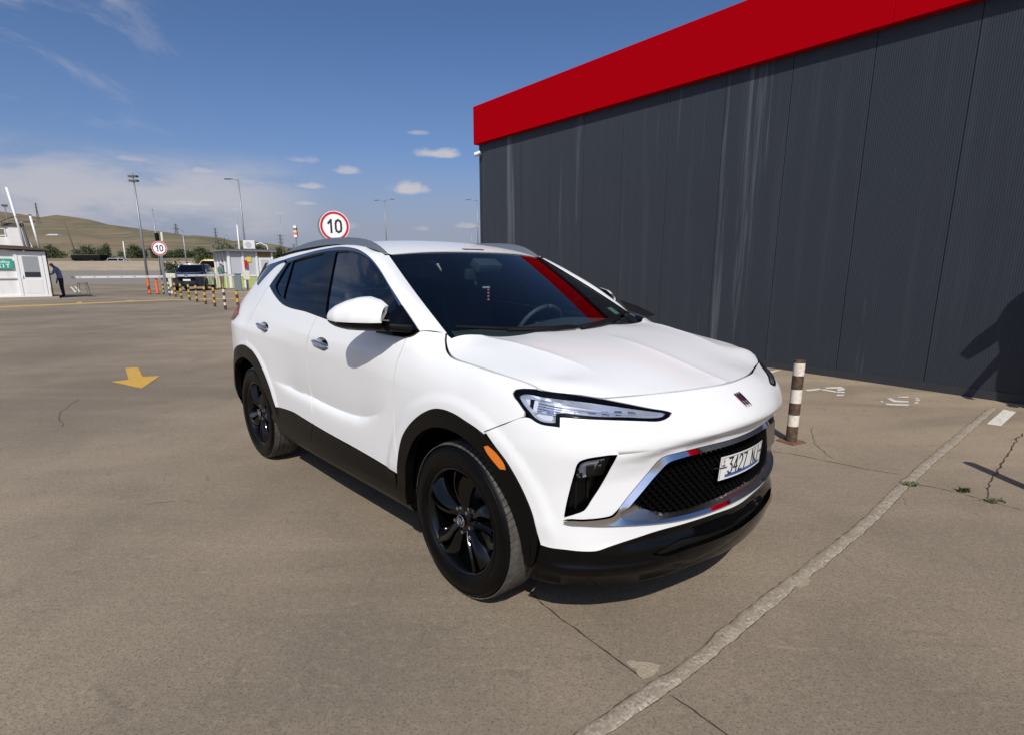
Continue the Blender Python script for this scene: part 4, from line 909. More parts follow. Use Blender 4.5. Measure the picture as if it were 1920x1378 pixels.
# -- fog lamp pockets
ring_wall(fog, -.0, -.05, M['black_gloss'], 'fog_pocket_wall', shrink=.012)
both('fog_pocket', patch(body, offset_poly(poly_resample(fog, .01), .010), h=.025, off=-.046, sgn=-1, raw=True), M['black_gloss'])
fl_ = t_['fog_lens']
fz = [(.8325, .668), (.712, .690)]
fu = [p for p in fog if p[1] > .67]
ub = offset_poly(poly_resample([(.826, .674), (.8115, .725), (.806, .741), (.788, .749), (.737, .764), (.690, .770), (.700, .740), (.716, .689)], .01), .004)
fl_in = poly_resample(fl_, .008)
both('fog_lamp_housing', patch(body, ub, [fl_in], h=.02, off=-.007, sgn=-1, raw=True, flange=.03), M['black_gloss'])
both('fog_reflector', patch(body, fl_in, h=.015, off=-.020, sgn=-1, raw=True), M['lamp_white'])
ring_wall(fl_, -.007, -.020, M['chrome'], 'fog_reflector_rim', shrink=.012, step=.008)
mbv = MB(); mbv.add(*bar(.782, .709, .752, .713, .030, -.019, -.010, 4)); both('fog_bulb_shield', (np.array(mbv.V), mbv.F, None), M['black_gloss'], smooth=False)
both('fog_lens', patch(body, fl_in, h=.02, off=-.006, sgn=-1, raw=True), M['lens'])
mbs = MB()
for k in range(2):
    s0 = .818 - .045 * k; mbs.add(*bar(s0, .60, s0 - .006, .60, .14, -.046, -.03, 3))
both('fog_pocket_vane', (np.array(mbs.V), mbs.F, None), M['black_matt'], smooth=False)
# -- grille: chrome surround, bezel, lattice
mu = [p for p in t_['mesh_up'] if p[0] > .03]; ml = [p for p in t_['mesh_low'] if p[0] > .03]
mesh_half = ml[::-1][:-1] + mu                           # centre bottom -> corner -> centre top
mesh_loop = mesh_half + mir_s(mesh_half)
ci = [p for p in t_['chr_in'] if p[0] > .03]
low_in = [(.05, .484), (.20, .483), (.36, .485), (.47, .489), (.56, .497), (.62, .508), (.645, .522)]
inner_half = low_in + [(.640, .540)] + ci
inner_loop = inner_half + mir_s(inner_half)
_Lo = poly_resample(grille_loop, .012); _Li = poly_resample(inner_loop, .012)
def chrome_off(q):
    do = dist_poly(_Lo, q); di = dist_poly(_Li, q); f = do / (do + di + 1e-9); wb = sstep(.565, .535, q[:, 1])
    return .001 + .013 * (f * (1 - wb) + (1 - f) * wb)
V, F, N = bp(grille_loop, [inner_loop], h=.012, off=chrome_off, step=.008); mk('grille_surround', V, F, M['chrome'], car)
# sloping bezel between the surround and the lattice opening
def loft_loops(LA, LB, dA, dB, n=240):
    def rs(L):
        P = poly_resample(L, .008); P = np.r_[P, P[:1]]; d = np.r_[0, np.cumsum(np.hypot(*np.diff(P, axis=0).T))]
        return P, d
    PA, da = rs(LA); PB, db = rs(LB)
    ua = np.linspace(0, 1, n, endpoint=False)
    # match by bearing round the middle of the opening
    def byang(P):
        c = np.array([0, .61]); q = P[:-1] - c; a = np.unwrap(np.arctan2(q[:, 1] * 3.2, q[:, 0])); 
        if a[-1] < a[0]: a = a[::-1]; P2 = P[:-1][::-1]
        else: P2 = P[:-1]
        k = a - a[0]; return a, P2
    aA, QA = byang(PA); aB, QB = byang(PB)
    g = np.linspace(-math.pi, math.pi, n, endpoint=False)
    def ev(a, Q):
        a3 = np.r_[a - 2*math.pi, a, a + 2*math.pi]; Q3 = np.r_[Q, Q, Q]; o = np.argsort(a3, kind='stable')
        return np.stack([np.interp(g, a3[o], Q3[o, 0]), np.interp(g, a3[o], Q3[o, 1])], 1)
    A2, B2 = ev(aA, QA), ev(aB, QB)
    XA = body(*A2.T) + surf_normal(body, *A2.T, -1) * (dA + .011 * sstep(.535, .565, A2[:, 1]))[:, None]; XB = body(*B2.T) + surf_normal(body, *B2.T, -1) * dB
    V = np.r_[XA, XB]; F = [(i, (i+1) % n, n + (i+1) % n, n + i) for i in range(n)]
    if np.cross(V[F[0][1]] - V[F[0][0]], V[F[0][2]] - V[F[0][0]])[0] < 0: F = [f[::-1] for f in F]
    return V, F
V, F = loft_loops(inner_loop, mesh_loop, .002, -.026)
mk('grille_bezel', V, F, M['bezel'], car, None)
Lm = poly_resample(mesh_loop, .012)
V, F, N = patch(body, offset_poly(Lm, -.006), h=.03, off=-.052, sgn=-1, raw=True); mk('grille_backing', V, F, M['black_matt'], car, N)
# diamond lattice
gm = MB(); DS, DZ = .033, .0165
def lat_pt(s, z, d): 
    P = body([s], [z])[0]; n = surf_normal(body, np.array([s]), np.array([z]), -1)[0]; return P + n * d
for r_i in range(-2, 16):
    for c_i in range(-20, 21):
        s0 = c_i * DS + (DS / 2 if r_i % 2 else 0); z0 = .485 + r_i * DZ
        q = np.array([(s0, z0), (s0 + DS/2, z0 + DZ), (s0, z0 + 2*DZ), (s0 - DS/2, z0 + DZ)])
        cen = np.array([[s0, z0 + DZ]])
        if not inside(Lm, cen)[0]: continue
        if dist_poly(Lm, cen)[0] < .006: continue
        c2 = np.array([s0, z0 + DZ])
        ou = c2 + (q - c2) * 1.0; inn = c2 + (q - c2) * .70
        P = body(np.r_[ou[:, 0], inn[:, 0], ou[:, 0]], np.r_[ou[:, 1], inn[:, 1], ou[:, 1]]); n_ = surf_normal(body, np.array([s0]), np.array([z0 + DZ]), -1)[0]
        dep = np.r_[[-.014, -.024, -.036, -.024], [-.046, -.050, -.050, -.050], [-.03] * 4][:, None]
        V = P + n_ * dep
        gm.add(V[:8], [(i, (i+1) % 4, 4 + (i+1) % 4, 4 + i) for i in range(4)])
M['lattice'] = mat('gloss_black_lattice', (.004, .004, .0045), .16, 0, 0, 1.0)
o = gm.build('grille_lattice', M['lattice'], car); o['kind'] = 'stuff'
# -- number plate, slightly bowed, with its writing
def plate_pt(y, z, d=0.0): return (.822 + d + .012 - .55 * (y - .005) ** 2 - (z - .64) * -.07, y, z)
PW, PH, PY, PZ = .178, .051, .005, .640
def plate_sheet(y0, y1, z0, z1, d, n=24):
    V = []
    for y in np.linspace(y0, y1, n):
        for z in np.linspace(z0, z1, 3): V.append(plate_pt(y, z, d))
    return V, grid_faces(n, 3)
pl = bpy.data.objects.new('number_plate', None); link(pl, car)
V, F = plate_sheet(PY - PW, PY + PW, PZ - PH, PZ + PH, 0); mk('plate_sheet', V, F, M['plate'], pl)
V, F = plate_sheet(PY - PW, PY + PW, PZ - PH, PZ + PH, -.004); mk('plate_back', V, F, M['black_matt'], pl)
mb = MB()
for (a, b, c, d) in ((-PW, PW, PH - .0035, PH), (-PW, PW, -PH, -PH + .0035), (-PW, -PW + .0035, -PH, PH), (PW - .0035, PW, -PH, PH)):
    mb.add(*plate_sheet(PY + a, PY + b, PZ + c, PZ + d, .0012))
mb.build('plate_border', M['plate'], pl)
mb = MB()
for (a, b, c, d) in ((-PW + .006, PW - .006, PH - .0085, PH - .007), (-PW + .006, -PW + .0075, -PH + .007, PH - .007), (PW - .0075, PW - .006, -PH + .007, PH - .007)):
    mb.add(*plate_sheet(PY + a, PY + b, PZ + c, PZ + d, .0012))
mb.build('plate_line', M['ink'], pl)
V, F = plate_sheet(PY - PW + .038, PY + PW - .022, PZ - PH + .008, PZ - PH + .021, .0012); mk('plate_stripe', V, F, M['plate_blue'], pl)
GLY = {  # strokes on a 1 x 2 cell
 '3': [[(0, 2), (1, 2), (.45, 1.22), (.85, 1.1), (1, .75), (1, .35), (.75, 0), (.25, 0), (0, .3)]],
 '4': [[(.75, 0), (.75, 2), (0, .6), (1, .6)]],
 '2': [[(0, 1.6), (.25, 2), (.75, 2), (1, 1.6), (1, 1.25), (0, 0), (1, 0)]],
 '7': [[(0, 2), (1, 2), (.35, 0)]],
 'N': [[(0, 0), (0, 2), (1, 0), (1, 2)]],
 'J': [[(0, .45), (.15, .1), (.5, 0), (.8, .2), (.9, .6), (.9, 2)]],
 '1': [[(.1, 1.5), (.6, 2), (.6, 0)]],
 '0': [[(.5, 2), (.12, 1.8), (0, 1.4), (0, .6), (.12, .2), (.5, 0), (.88, .2), (1, .6), (1, 1.4), (.88, 1.8), (.5, 2)]],
}
def strokes(ch, x0, z0, w, h, t):
    """flat stroke outlines as quads in a plane (x, z)"""
    V = []; F = []
    for line in GLY[ch]:
        P = [np.array((x0 + a * w, z0 + b * h / 2)) for a, b in line]
        for i in range(len(P) - 1):
            a, b = P[i], P[i+1]; d = (b - a) / (np.linalg.norm(b - a) + 1e-9); n = np.array((-d[1], d[0])) * t / 2; e = d * t * .45
            k = len(V); V += [a - e - n, b + e - n, b + e + n, a - e + n]; F.append((k, k+1, k+2, k+3))
    return V, F
def text_on(name, txt, fn, x0, z0, w, h, t, gap, m, parent, sub=6):
    mb = MB(); x = x0; lay = 0
    for ch in txt:
        if ch != ' ':
            V, F = strokes(ch, x, z0, w, h, t)
            for f in F:                                  # each stroke a little above the one before so none overlap in a plane
                a, b, c, d = (V[i] for i in f); lay += 1
                rows = [(a + (b - a) * u, d + (c - d) * u) for u in np.linspace(0, 1, sub)]
                mb.add([fn(p[0], p[1], .00002 * lay) for r2 in rows for p in r2], grid_faces(sub, 2))
            x += w + gap
        else: x += gap * 1.1
    return mb.build(name, m, parent)
text_on('plate_number', '3427', lambda y, z, d: plate_pt(y, z, .0014 + d), PY - PW + .054, PZ - .028, .025, .066, .0075, .0115, M['ink'], pl)
text_on('plate_letters', 'NJ', lambda y, z, d: plate_pt(y, z, .0014 + d), PY - PW + .240, PZ - .028, .027, .066, .0075, .014, M['ink'], pl)
mb = MB()
for (a, b, c, d) in ((.016, .030, .0285, .031), (.0217, .0243, .020, .040)): mb.add(*plate_sheet(PY - PW + a, PY - PW + b, PZ + c - (0 if d > .035 else -.0), PZ + d, .0014 + (d > .035) * .0002, 4))
for a in (.0175, .0265):
    for c in (.0235, .0345): mb.add(*plate_sheet(PY - PW + a, PY - PW + a + .002, PZ + c, PZ + c + .002, .0016, 3))
mb.build('plate_flag', M['plate_red'], pl)
mb = MB(); mb.add(*plate_sheet(PY - PW + .014, PY - PW + .021, PZ + .008, PZ + .016, .0014, 3)); mb.add(*plate_sheet(PY - PW + .024, PY - PW + .031, PZ + .008, PZ + .016, .0014, 3)); mb.build('plate_country', M['ink'], pl)
mb = MB(); mb.tube([plate_pt(PY - PW - .02, PZ + .004, -.01), plate_pt(PY - PW + .004, PZ + .004, .003), plate_pt(PY - PW + .04, PZ + .003, .003)], .0022, 6); mb.build('plate_tie', M['ink'], pl)
mb = MB(); mb.tube([plate_pt(PY + PW + .02, PZ + .012, -.01), plate_pt(PY + PW - .004, PZ + .012, .003), plate_pt(PY + PW - .035, PZ + .011, .003)], .0022, 6); mb.build('plate_tie', M['ink'], pl)
# -- emblem: three slanted shields
em = bpy.data.objects.new('emblem', None); link(em, car)
M['em_red'] = mat('emblem_red', (.30, .01, .02), .15, .3, 1); M['em_blue'] = mat('emblem_blue', (.01, .02, .16), .15, .3, 1)
for k, mm in enumerate((M['em_red'], M['steel'], M['em_blue'])):
    c0 = (.020 - k * .020)
    sh = [(c0 + .012, .917 + .002*k), (c0 + .0, .922), (c0 - .006, .915), (c0 - .013, .888), (c0 - .020, .868), (c0 - .004, .880), (c0 + .006, .897)]
    V, F, N = bp([(a, b) for a, b in sh], h=.012, off=.006, flange=.007, step=.006); mk('emblem_shield', V, F, M['chrome'], em, N)
    c = np.mean(sh, axis=0); V, F, N = bp([tuple(c + (np.array(p) - c) * np.array((.62, .72))) for p in sh], h=.012, off=.0068, step=.006); mk('emblem_inlay', V, F, mm, em, N)
# -- windscreen
WB = (-.287, .715, 1.135); WT = (-1.017, .588, 1.508)
def ws_x(y, z):
    y = np.asarray(y, float); z = np.asarray(z, float)
    kb = .30; kt = .20
    xb = WB[0] + kb * (WB[1] ** 2 - y * y); xt = WT[0] + kt * (WT[1] ** 2 - y * y)
    zt = WT[2] + .055 * (WT[1] ** 2 - y * y); t = (z - WB[2]) / (zt - WB[2])
    return xb + (xt - xb) * t + .055 * t * (1 - t)
def screen(y, z):
    y = np.asarray(y, float).ravel(); z = np.asarray(z, float).ravel(); return np.stack([ws_x(y, z), y, z], 1)
def ws_edge(t): return (-(WB[1] + (WT[1] - WB[1]) * t + .012 * math.sin(math.pi * t)), WB[2] + (WT[2] - WB[2]) * t)
eR = [ws_edge(t) for t in np.linspace(-.12, 1, 12)]
topE = [(y, WT[2] + .055 * (WT[1] ** 2 - y * y)) for y in np.linspace(-WT[1], WT[1], 13)][1:-1]
ws_loop = eR + topE + [(-y, z) for y, z in eR[::-1]]
V, F, N = patch(screen, ws_loop, h=.05, off=-.004, sgn=1, step=.03)
ws = mk('windscreen', V, F, M['windscreen'], car, N)
# black frit band round the glass
Lws = poly_resample(ws_loop, .03)
V, F, N = patch(screen, Lws, [offset_poly(Lws, .028)], h=.04, off=-.0065, sgn=1, raw=True)
mk('windscreen_band', V, F, M['black_gloss'], car, N)
# -- roof
RZ = Spl([-3.1, -2.8, -2.4, -2.0, -1.6, -1.3, -1.1, -.9, -.8], [1.50, 1.545, 1.585, 1.608, 1.615, 1.597, 1.566, 1.516, 1.485])
def roof(x, y):
    x = np.asarray(x, float).ravel(); y = np.asarray(y, float).ravel()
    return np.stack([x, y, RZ(x)[:, 0] - .085 * y * y - .14 * y ** 4], 1)
def roof_front(y): return WT[0] + .20 * (WT[1] ** 2 - y * y) - .004
EDGE_W = .575
# body-side loft: pillar, cant rail and rear pillar between the window trim and the screen / roof edge
co = np.array(t_['chrome_out']); coX = body(co[:, 0], co[:, 1])
oc = poly_resample([tuple(p) for p in co] + [(4.0, 1.475), (4.2, 1.452), (4.4, 1.435), (4.55, 1.425)], .03, closed=False)
OX = body(*oc.T); nO = len(OX)
ON = surf_normal(body, *oc.T, -1)
dO = np.r_[0, np.cumsum(np.linalg.norm(np.diff(OX, axis=0), axis=1))]
kA = int(np.argmin(abs(OX[:, 0] - (-1.10))))            # outer point opposite the top corner of the screen
IX = []
for i in range(nO):
    if i <= kA:
        t = dO[i] / dO[kA]; y, z = ws_edge(t); IX.append((float(ws_x(y, z)), y, z))
    else:
        x = WT[0] + (OX[i, 0] - OX[kA, 0]) * ((-2.95 - WT[0]) / (OX[-1, 0] - OX[kA, 0])); f = min(1, (i - kA) / 6)
        y = -(WT[1] + (EDGE_W - WT[1]) * f); p = roof([x], [y])[0]; IX.append((x, y, p[2] * f + (1 - f) * (WT[2])))
IX = np.array(IX); m_ = 7; V = []
for i in range(nO):
    A_, B_ = OX[i], IX[i]; ch = np.linalg.norm(B_ - A_)
    T_ = OX[min(i+1, nO-1)] - OX[max(i-1, 0)]; T_ /= np.linalg.norm(T_)
    up = np.cross(T_, B_ - A_); up /= np.linalg.norm(up)
    if np.dot(up, ON[i] + np.array([0, 0, .5])) < 0: up = -up
    for q in np.linspace(0, 1, m_):
        V.append(A_ + (B_ - A_) * q + up * (ch * .36 * q * (1 - q) * (1.25 - .5 * q)))
V = np.array(V); F = grid_faces(nO, m_)
a, b, c = V[F[5][0]], V[F[5][1]], V[F[5][2]]
if np.cross(b - a, c - a)[1] > 0: F = [f[::-1] for f in F]
both('roof_side_frame', (V, F, None), M['paint'])
frame_top = V.reshape(nO, m_, 3)[:, -1]
tw = lambda yy: [(roof_front(y), y) for y in yy]
ring = [tuple(p[:2]) for p in frame_top[kA + 6:]]
rf = [(float(roof_front(y)), float(y)) for y in np.linspace(-WT[1] + .012, WT[1] - .012, 13)]
roof_out = [p for p in ring[::-1]] + [tuple(p[:2]) for p in frame_top[kA + 1:kA + 6][::-1]] + rf + [(p[0], -p[1]) for p in frame_top[kA + 1:kA + 6]] + [(x, -y) for x, y in ring]
V, F, N = patch(roof, roof_out, h=.06, sgn=1, step=.04, flange=.005); mk('roof', V, F, M['paint'], car, N)
V, F, N = patch(roof, roof_out, h=.09, sgn=1, step=.06, off=-.03); mk('headliner', V, F, M['interior'], car, N)
# tailgate glass and spoiler
rr_ = [(x, y) for x, y in ring[-1:]]
bz = body(np.array([4.60, 4.80, SMAX]), np.array([1.36, 1.10, 1.08]))
V = []
for q in np.linspace(0, 1, 9):
    for y in np.linspace(-.60, .60, 9):
        zt = roof([-2.95], [y])[0][2]; V.append((-2.95 + (-3.36 + .25 * abs(y) ** 2 + 2.95) * q, y * (1 + .22 * q), zt + (1.075 - zt) * q))
mk('rear_window', V, grid_faces(9, 9), M['privacy'], car)
mb = MB(); mb.add([(-2.85, -.50, 1.47), (-3.10, -.48, 1.455), (-3.10, .48, 1.455), (-2.85, .50, 1.47), (-2.85, -.50, 1.515), (-3.10, -.48, 1.475), (-3.10, .48, 1.475), (-2.85, .50, 1.515)], [(0,1,2,3),(7,6,5,4),(0,4,5,1),(1,5,6,2),(2,6,7,3),(3,7,4,0)])
mb.build('roof_spoiler', M['paint'], car, bevel=.008)
# -- side windows: chrome strip, black frame, glass
ch_in = t_['chrome_in']; ch_out = t_['chrome_out']
both('window_chrome', bp(ch_out + ch_in[::-1], h=.02, off=.004, flange=.012, step=.02), M['satin'])
dlo = ch_in[:] + [belt[0]] + belt[1:-1]
dlo = [p for p in ch_in] + belt[:-1]
TRW = lambda k: t_[k]
gl_f, gl_r, gl_q = t_['glass_f'], t_['glass_r'], t_['glass_q']
both('window_frame', bp(dlo, [gl_f, gl_r, gl_q], h=.025, off=-.002, flange=.014, step=.02), M['black_gloss'])
both('front_door_glass', bp(gl_f, h=.05, off=-.010, step=.02), M['door_glass'])
both('rear_door_glass', bp(gl_r, h=.05, off=-.010, step=.02), M['privacy'])
both('quarter_glass', bp(gl_q, h=.05, off=-.010, step=.02), M['privacy'])
both('quarter_trim', bp(t_['fin'], h=.03, off=.004, flange=.006, step=.02), M['black_gloss'])
both('tail_lamp', bp([(4.30, 1.085), (4.42, 1.14), (4.60, 1.155), (4.95, 1.12), (4.95, 1.05), (4.60, 1.03), (4.40, 1.04)], h=.03, off=.012, flange=.02, step=.02), M['red_lens'])
# -- door handles: cup and chrome pull
for cup, door, (s0, z0, s1, z1) in ((cup_f, front_door, (2.800, 1.020, 2.585, 1.003)), (cup_r, rear_door, (3.775, 1.048, 3.54, 1.028))):
    cs, cz = np.mean(cup, axis=0); V = []; L = poly_resample(cup, .01); nn_ = len(L); rows = 6
    for k in range(rows):
        q = k / (rows - 1); Q = np.array([cs, cz]) + (L - [cs, cz]) * (1 - q * .995); d = -.028 * math.sin(q * math.pi / 2)
        V.append(body(*Q.T) + surf_normal(body, *Q.T, -1) * (d - .001))
    V = np.concatenate(V); F = [(k*nn_ + i, k*nn_ + (i+1) % nn_, (k+1)*nn_ + (i+1) % nn_, (k+1)*nn_ + i) for k in range(rows - 1) for i in range(nn_)]
    a = mk('handle_cup', V, F, M['paint'], door[0]); V2, F2, _ = mir(V, F); mk('handle_cup', V2, F2, M['paint'], door[1])
    n = 16; V = []
    for q in np.linspace(0, 1, n):
        s = s0 + (s1 - s0) * q; z = z0 + (z1 - z0) * q; hh = .0135 * min(1, .35 + 3 * min(q, 1 - q)); d = .020 * min(1, .4 + 4 * min(q, 1 - q))
        for dz_, dd in ((-hh, -.002), (-hh * .75, d), (hh * .1, d + .005), (hh * .8, d), (hh, -.002)):
            P = body([s], [z + dz_])[0]; N_ = surf_normal(body, np.array([s]), np.array([z]), -1)[0]; V.append(P + N_ * dd)
    F = grid_faces(n, 5, True) + [(0, 1, 2, 3, 4), tuple(range((n-1)*5, n*5))[::-1]]
    mk('door_handle', V, F, M['chrome'], door[0]); V2, F2, _ = mir(V, F); mk('door_handle', V2, F2, M['chrome'], door[1])
# -- roof rails
n = 30; V = []
rail_t = np.linspace(0, 1, n)
for q in rail_t:
    x = -1.00 - 1.55 * q; base = float(roof([x], [-.56])[0][2]); wdt = .017
    rail_up = .052 * (1 - (1 - min(1, q / .18)) ** 2) * (1 - max(0, (q - .55) / .45) ** 2 * .75)
    yc = -.588 + .0 * q
    b0 = base - .018; top = base - .008 + rail_up
    for (dy_, z) in ((-wdt, b0), (-wdt * 1.15, top - .014), (-wdt * .3, top), (wdt * .5, top - .002), (wdt, top - .014), (wdt, b0)): V.append((x, yc + dy_, z))
F = grid_faces(n, 6) + [tuple(range(6))[::-1], tuple(range((n-1)*6, n*6))]
both('roof_rail', (np.array(V), F, None), M['rail'], smooth=True)
n = 20; V = []
for q in np.linspace(0, 1, n):
    x = -1.0 - 1.55 * q; b0 = float(roof([x], [-.56])[0][2])
    for dy_, z in ((-.022, b0 - .026), (-.023, b0 + .002), (.020, b0 - .002), (.020, b0 - .02)): V.append((x, -.588 + dy_, z))
both('roof_rail_base', (np.array(V), grid_faces(n, 4), None), M['black_matt'], smooth=False)
# -- mirrors: lofted shell, white above and black below, on a black foot
def mirror_shell(zcut_lo, zcut_hi, grow=0.0):
    A0 = np.array([-.475, -.905, 1.200]); B0 = np.array([-.80, -1.035, 1.200])
    ax = B0 - A0; Lx = np.linalg.norm(ax); ax /= Lx; fw = np.cross(ax, [0, 0, 1]); fw /= np.linalg.norm(fw)
    if fw[0] < 0: fw = -fw
    V = []; nu, nv = 26, 20
    for u in np.linspace(0, 1, nu):
        top = np.interp(u, [0, .10, .28, .42, .6, .8, .93, 1], [.060, .086, .102, .100, .086, .062, .036, .010]); bot = np.interp(u, [0, .3, .6, .8, .93, 1], [.052, .055, .055, .045, .030, .006])
        dep = np.interp(u, [0, .1, .4, .7, .9, 1], [.055, .085, .105, .10, .07, .02])
        for v in np.linspace(-.5, .5, nv):
            a = v * math.pi; sx_ = math.sin(a); cz_ = math.cos(a) ** .75
            zc0 = (top if sx_ > 0 else bot) * sx_
            V.append(A0 + ax * (u * Lx) + fw * (dep * cz_) + np.array([0, 0, zc0]))
    return np.array(V), nu, nv
V, nu, nv = mirror_shell(0, 0)
CUT = 8
G3 = V.reshape(nu, nv, 3)
mirrors = []
for k in range(2): o = bpy.data.objects.new('door_mirror', None); link(o, car); mirrors.append(o)
def closed_end(G):                                       # shell strip with its inner end closed by a fan
    a, b = G.shape[:2]; V = np.r_[G.reshape(-1, 3), [G[0].mean(0) + np.array([.012, .010, 0])]]; return V, grid_faces(a, b, True) + [(j, j + 1, a * b) for j in range(b - 1)] + [(b - 1, 0, a * b)]
V_, F_ = closed_end(G3[:, CUT:]); both2('mirror_cap', (V_, F_, None), M['paint'], mirrors)
lowG = G3[:, :CUT + 1].copy(); lowG[:, CUT] += [.0, 0, -.003]; lowG[:, :] += np.array([0, 0, -.0025])
V_, F_ = closed_end(lowG); both2('mirror_lower', (V_, F_, None), M['clad'], mirrors)
rim_ = np.concatenate([G3[:, 0], G3[::-1, -1]]); 
backV = np.concatenate([rim_, [rim_.mean(0)]]); nb_ = len(rim_)
both2('mirror_glass', (backV, [(i, (i+1) % nb_, nb_) for i in range(nb_)], None), M['chrome'], mirrors, False)
mb = MB()
mb.add([(-.40, -.83, 1.135), (-.56, -.85, 1.13), (-.60, -.94, 1.150), (-.45, -.92, 1.150), (-.40, -.82, 1.172), (-.56, -.84, 1.172), (-.60, -.94, 1.186), (-.45, -.92, 1.182)], [(3,2,1,0),(4,5,6,7),(0,1,5,4),(1,2,6,5),(2,3,7,6),(3,0,4,7)])
o = mb.build('mirror_arm', M['clad'], mirrors[0], bevel=.01); V2, F2, _ = mir([v.co[:] for v in o.data.vertices], [tuple(p.vertices) for p in o.data.polygons]); o2 = mk('mirror_arm', V2, F2, M['clad'], mirrors[1]); o2.data.set_sharp_from_angle(angle=R(50))
both2('mirror_foot', bp([(1.796, 1.143), (1.83, 1.117), (1.93, 1.112), (2.10, 1.116), (2.12, 1.16), (1.99, 1.255)], h=.03, off=.008, flange=.014, step=.02), M['black_gloss'], mirrors)
mirrors[1].location = (-.12, -.05, 0)
for ch in mirrors[1].children:                             # the far mirror is folded back against the door
    if ch.name.split('.')[0] in ('mirror_cap', 'mirror_lower', 'mirror_glass'):
        pv = Matrix.Translation((-.48, .90, 0)) @ Matrix.Rotation(R(26), 4, 'Z') @ Matrix.Translation((.48, -.90, 0)); ch.data.transform(pv)
# -- cowl, wipers
def cowl(y, q):
    y = np.asarray(y, float).ravel(); q = np.asarray(q, float).ravel()
    xr = ws_x(y, np.full_like(y, 1.10)) + .02; xf = np.interp(np.abs(y), [abs(b) for a, b in HOOD_REAR[::-1]], [a for a, b in HOOD_REAR[::-1]]) + .05
    zf = hood(xf, y)[:, 2] - .035
    return np.stack([xr + (xf - xr) * q, y, 1.095 + (zf - 1.095) * q], 1)
V = []
for y in np.linspace(-.74, .74, 31):
    for q in np.linspace(-.2, 1, 7): V.append(cowl([y], [q])[0])
mk('cowl', V, grid_faces(31, 7), M['black_matt'], car)
def on_screen(y, z, d): 
    p = screen([y], [z])[0]; n_ = surf_normal(screen, np.array([y]), np.array([z]), 1)[0]; return p + n_ * d
for (pts_) in ([(-.66, 1.152), (-.45, 1.136), (-.2, 1.128), (-.05, 1.128)], [(.62, 1.160), (.4, 1.143), (.15, 1.130), (-.02, 1.124)]):
    mb = MB(); mb.tube([on_screen(y, z, .012) for y, z in pts_], .008, 6); mb.tube([on_screen(y, z - .012, .022) for y, z in pts_[1:]], .010, 6)
    mb.build('wiper', M['black_matt'], car, smooth=True)
mb = MB(); mb.add([(-.23, .70, 1.128), (-.16, .74, 1.135), (-.22, .775, 1.17), (-.42, .705, 1.225), (-.41, .69, 1.205)], [(0, 1, 2, 3, 4)])
V = [(-.19, -.715, 1.125), (-.17, -.765, 1.14), (-.30, -.765, 1.185), (-.42, -.722, 1.222), (-.33, -.70, 1.16)]
mk('cowl_corner', (np.array(V) + [0, 0, .012]) * [1, -1, 1], [(4, 3, 2, 1, 0)], M['black_matt'], car, smooth=False)
# -- cabin
mb = MB(); V = []
for y in np.linspace(-.70, .70, 21):
    for q in np.linspace(0, 1, 8):
        x = -.12 - .55 * q; V.append((x - .12 * abs(y), y, 1.075 + .035 * math.sin(q * math.pi * .9) - .10 * max(0, q - .85) / .15 + (.028 * math.exp(-((y - .36) / .22) ** 2) if q > .3 else 0)))
mk('dashboard', V, grid_faces(21, 8), M['interior'], car)
mb = MB(); mb.box((-.72, -.70, .45), (-.66, .70, 1.06)); mb.build('dashboard_front', M['interior'], car, bevel=.02)
mb = MB(); mb.box((-2.7, -.74, .40), (-.2, .74, .46)); mb.build('cabin_floor', M['interior'], car)
for yy in (-.37, .37):
    mb = MB(); mb.box((-1.50, yy - .24, .55), (-1.0, yy + .24, .74)); mb.build('seat_cushion', M['seat'], car, bevel=.05, seg=3)
    mb = MB(); m4 = Matrix.Translation((-1.48, yy, .70)) @ Matrix.Rotation(R(-16), 4, 'Y'); mb.box((-.07, -.23, 0), (.07, .23, .60), m4); mb.build('seat_back', M['seat'], car, bevel=.05, seg=3)
    mb = MB(); m4 = Matrix.Translation((-1.66, yy, 1.30)) @ Matrix.Rotation(R(-10), 4, 'Y'); mb.box((-.045, -.13, 0), (.045, .13, .19), m4); mb.build('headrest', M['seat'], car, bevel=.04, seg=3)
mb = MB(); m4 = Matrix.Translation((-2.35, 0, .70)) @ Matrix.Rotation(R(-18), 4, 'Y'); mb.box((-.07, -.62, 0), (.07, .62, .58), m4); mb.build('rear_seat_back', M['seat'], car, bevel=.05, seg=3)
# steering wheel
mb = MB(); cc = Vector((-.80, .37, 1.03)); m4 = Matrix.Translation(cc) @ Matrix.Rotation(R(-62), 4, 'Y')
pts_ = [tuple(m4 @ Vector((.185 * math.cos(a), .185 * math.sin(a), 0))) for a in np.linspace(0, 2 * math.pi, 33)]
mb.tube(pts_, .016, 8); mb.box((-.07, -.06, -.02), (.07, .06, .02), m4); mb.box((-.02, -.18, -.01), (.02, .18, .01), m4)
mb.build('steering_wheel', M['interior'], car, smooth=True)
M['inside_mirror'] = mat('mirror_back', (.03, .03, .034), .35)
mb = MB(); m4 = Matrix.Translation((-.92, 0, 1.395)) @ Matrix.Rotation(R(12), 4, 'Y'); mb.box((-.02, -.125, -.032), (.02, .125, .032), m4); mb.build('inside_mirror', M['inside_mirror'], car, bevel=.012)
mb = MB(); m4 = Matrix.Translation((-.93, 0, 1.475)) @ Matrix.Rotation(R(28), 4, 'Y'); mb.box((-.11, -.09, -.03), (.11, .09, .03), m4); mb.build('camera_housing', M['interior'], car, bevel=.015)
mb = MB(); mb.tube([(-.90, .03, 1.37), (-.90, .032, 1.31)], .0015, 5); mb.build('charm_cord', M['ink'], car)
M['charm'] = mat('charm_beads', (.35, .09, .07), .4); M['charm_top'] = mat('charm_top', (.45, .45, .42), .5)
mb = MB()
